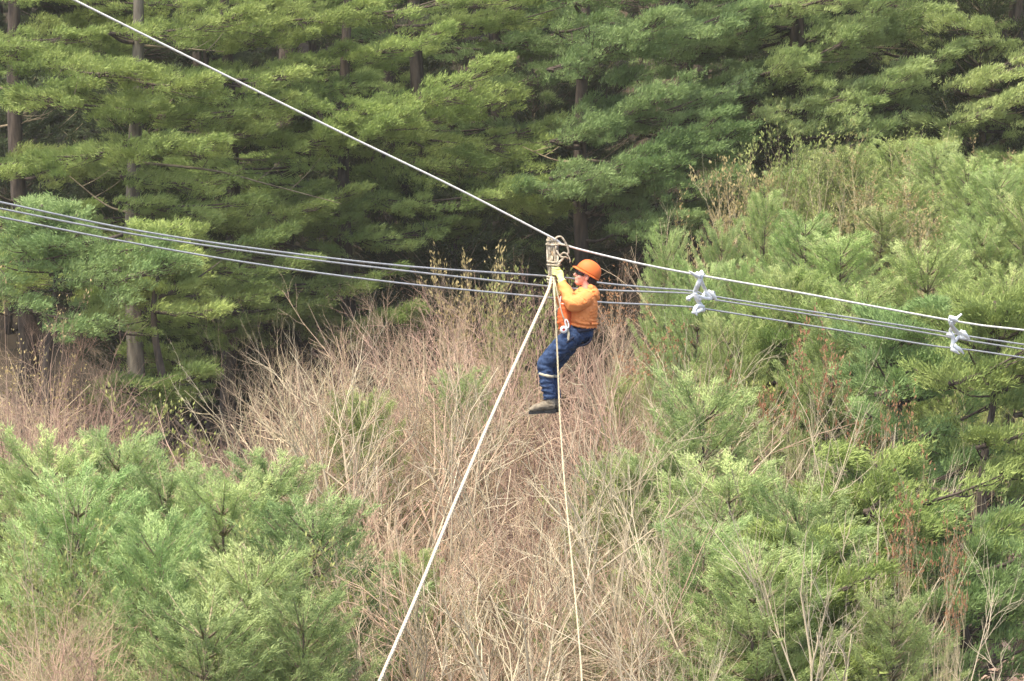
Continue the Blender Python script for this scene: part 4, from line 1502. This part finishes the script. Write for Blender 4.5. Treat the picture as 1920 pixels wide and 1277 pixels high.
band('hip_strap', [PD(1063, 612, -.19), PD(1066, 628, -.215), PD(1064, 645, -.20)], .014, 'khaki', .4)
band('lanyard', [PD(1040, 528, -.06), PD(1048, 562, -.20), PD(1054, 588, -.24), PD(1064, 612, -.22)], .008, 'khaki', 1)
band('lanyard', [PD(1036, 526, 0), PD(1040, 560, -.02), PD(1049, 590, -.03), PD(1063, 612, -.05)], .009, 'khaki', 1)
for k, cx in enumerate(((1061, 606), )):
    pass

# things hanging at the belt
bb = PD(1056, 578, -.10)
bag = empty('tool_pouch', bb, 'red orange tool pouch hanging at the front of the man below his raised arm', 'pouch')
Bg = Solid()
Bg.limb([row(1060, 568, -.12, .050, .06), row(1059, 576, -.12, .060, .075), row(1058, 592, -.12, .070, .085), row(1058, 608, -.12, .074, .085), row(1059, 616, -.12, .062, .07)], 18)
Bg.build('pouch_body', .007, M['bag'], bag, bb, 2, cloth(9, .010))
band('pouch_rim', oval(PD(1060, 569, -.12), .056, .066, 0), .008, 'white', 1, bag, bb)
band('pouch_strap', [PD(1052, 575, -.16), PD(1046, 580, -.12), PD(1042, 583, -.06)], .010, 'khaki', .5, bag, bb)
band('pouch_strap', [PD(1050, 569, -.12), PD(1051, 560, -.12), PD(1052, 556, -.10)], .009, 'white', .5, bag, bb)

rc = PD(1057, 618, -.225)
v, q = lathe([(-.012, .015), (-.012, .040), (.012, .040), (.012, .015), (-.012, .015)], (0, 0, 0), (0, 1, 0), 28)
rl = empty('tape_roll', rc, 'round white tape roll with a red core hanging at the hip of the man', 'tape roll')
link('roll', build_mesh('roll', v, q), M['white'], rl)
v, q = lathe([(-.008, .0), (-.008, .014), (.008, .014), (.008, 0)], (0, 0, 0), (0, 1, 0), 20)
link('core', build_mesh('core', v, q), M['redplastic'], rl)
cc = PD(1063, 607, -.235)
L = []
for t in np.linspace(0, 6.2832, 25):
    x, z = .016 * math.cos(t), .046 * math.sin(t)
    an = rad(15)
    L.append((x * math.cos(an) - z * math.sin(an), 0, x * math.sin(an) + z * math.cos(an), .008))
tag(link('snap_hook', tube_mesh('snap_hook', [np.array(L)], 8), M['white'], None, tuple(cc)), 'white oval snap hook on the belt above the tape roll', 'hook')

# ================================================================== thin haze volume, added to lift the blacks
hm = bpy.data.materials.new('added_haze')
hm.use_nodes = True
hn = hm.node_tree.nodes
hn.remove(hn['Principled BSDF'])
pv = hn.new('ShaderNodeVolumePrincipled')
pv.inputs['Color'].default_value = (1.0, 0.96, 0.84, 1)
pv.inputs['Density'].default_value = 0.00038
hm.node_tree.links.new(pv.outputs[0], hn['Material Output'].inputs['Volume'])
bm = bmesh.new()
bmesh.ops.create_cube(bm, size=1)
me = bpy.data.meshes.new('added_haze')
bm.to_mesh(me)
bm.free()
hz_o = link('added_haze', me, hm)
hz_o.scale = (400, 500, 62)
hz_o.location = (0, 160, 26)
tag(hz_o, kind='stuff')
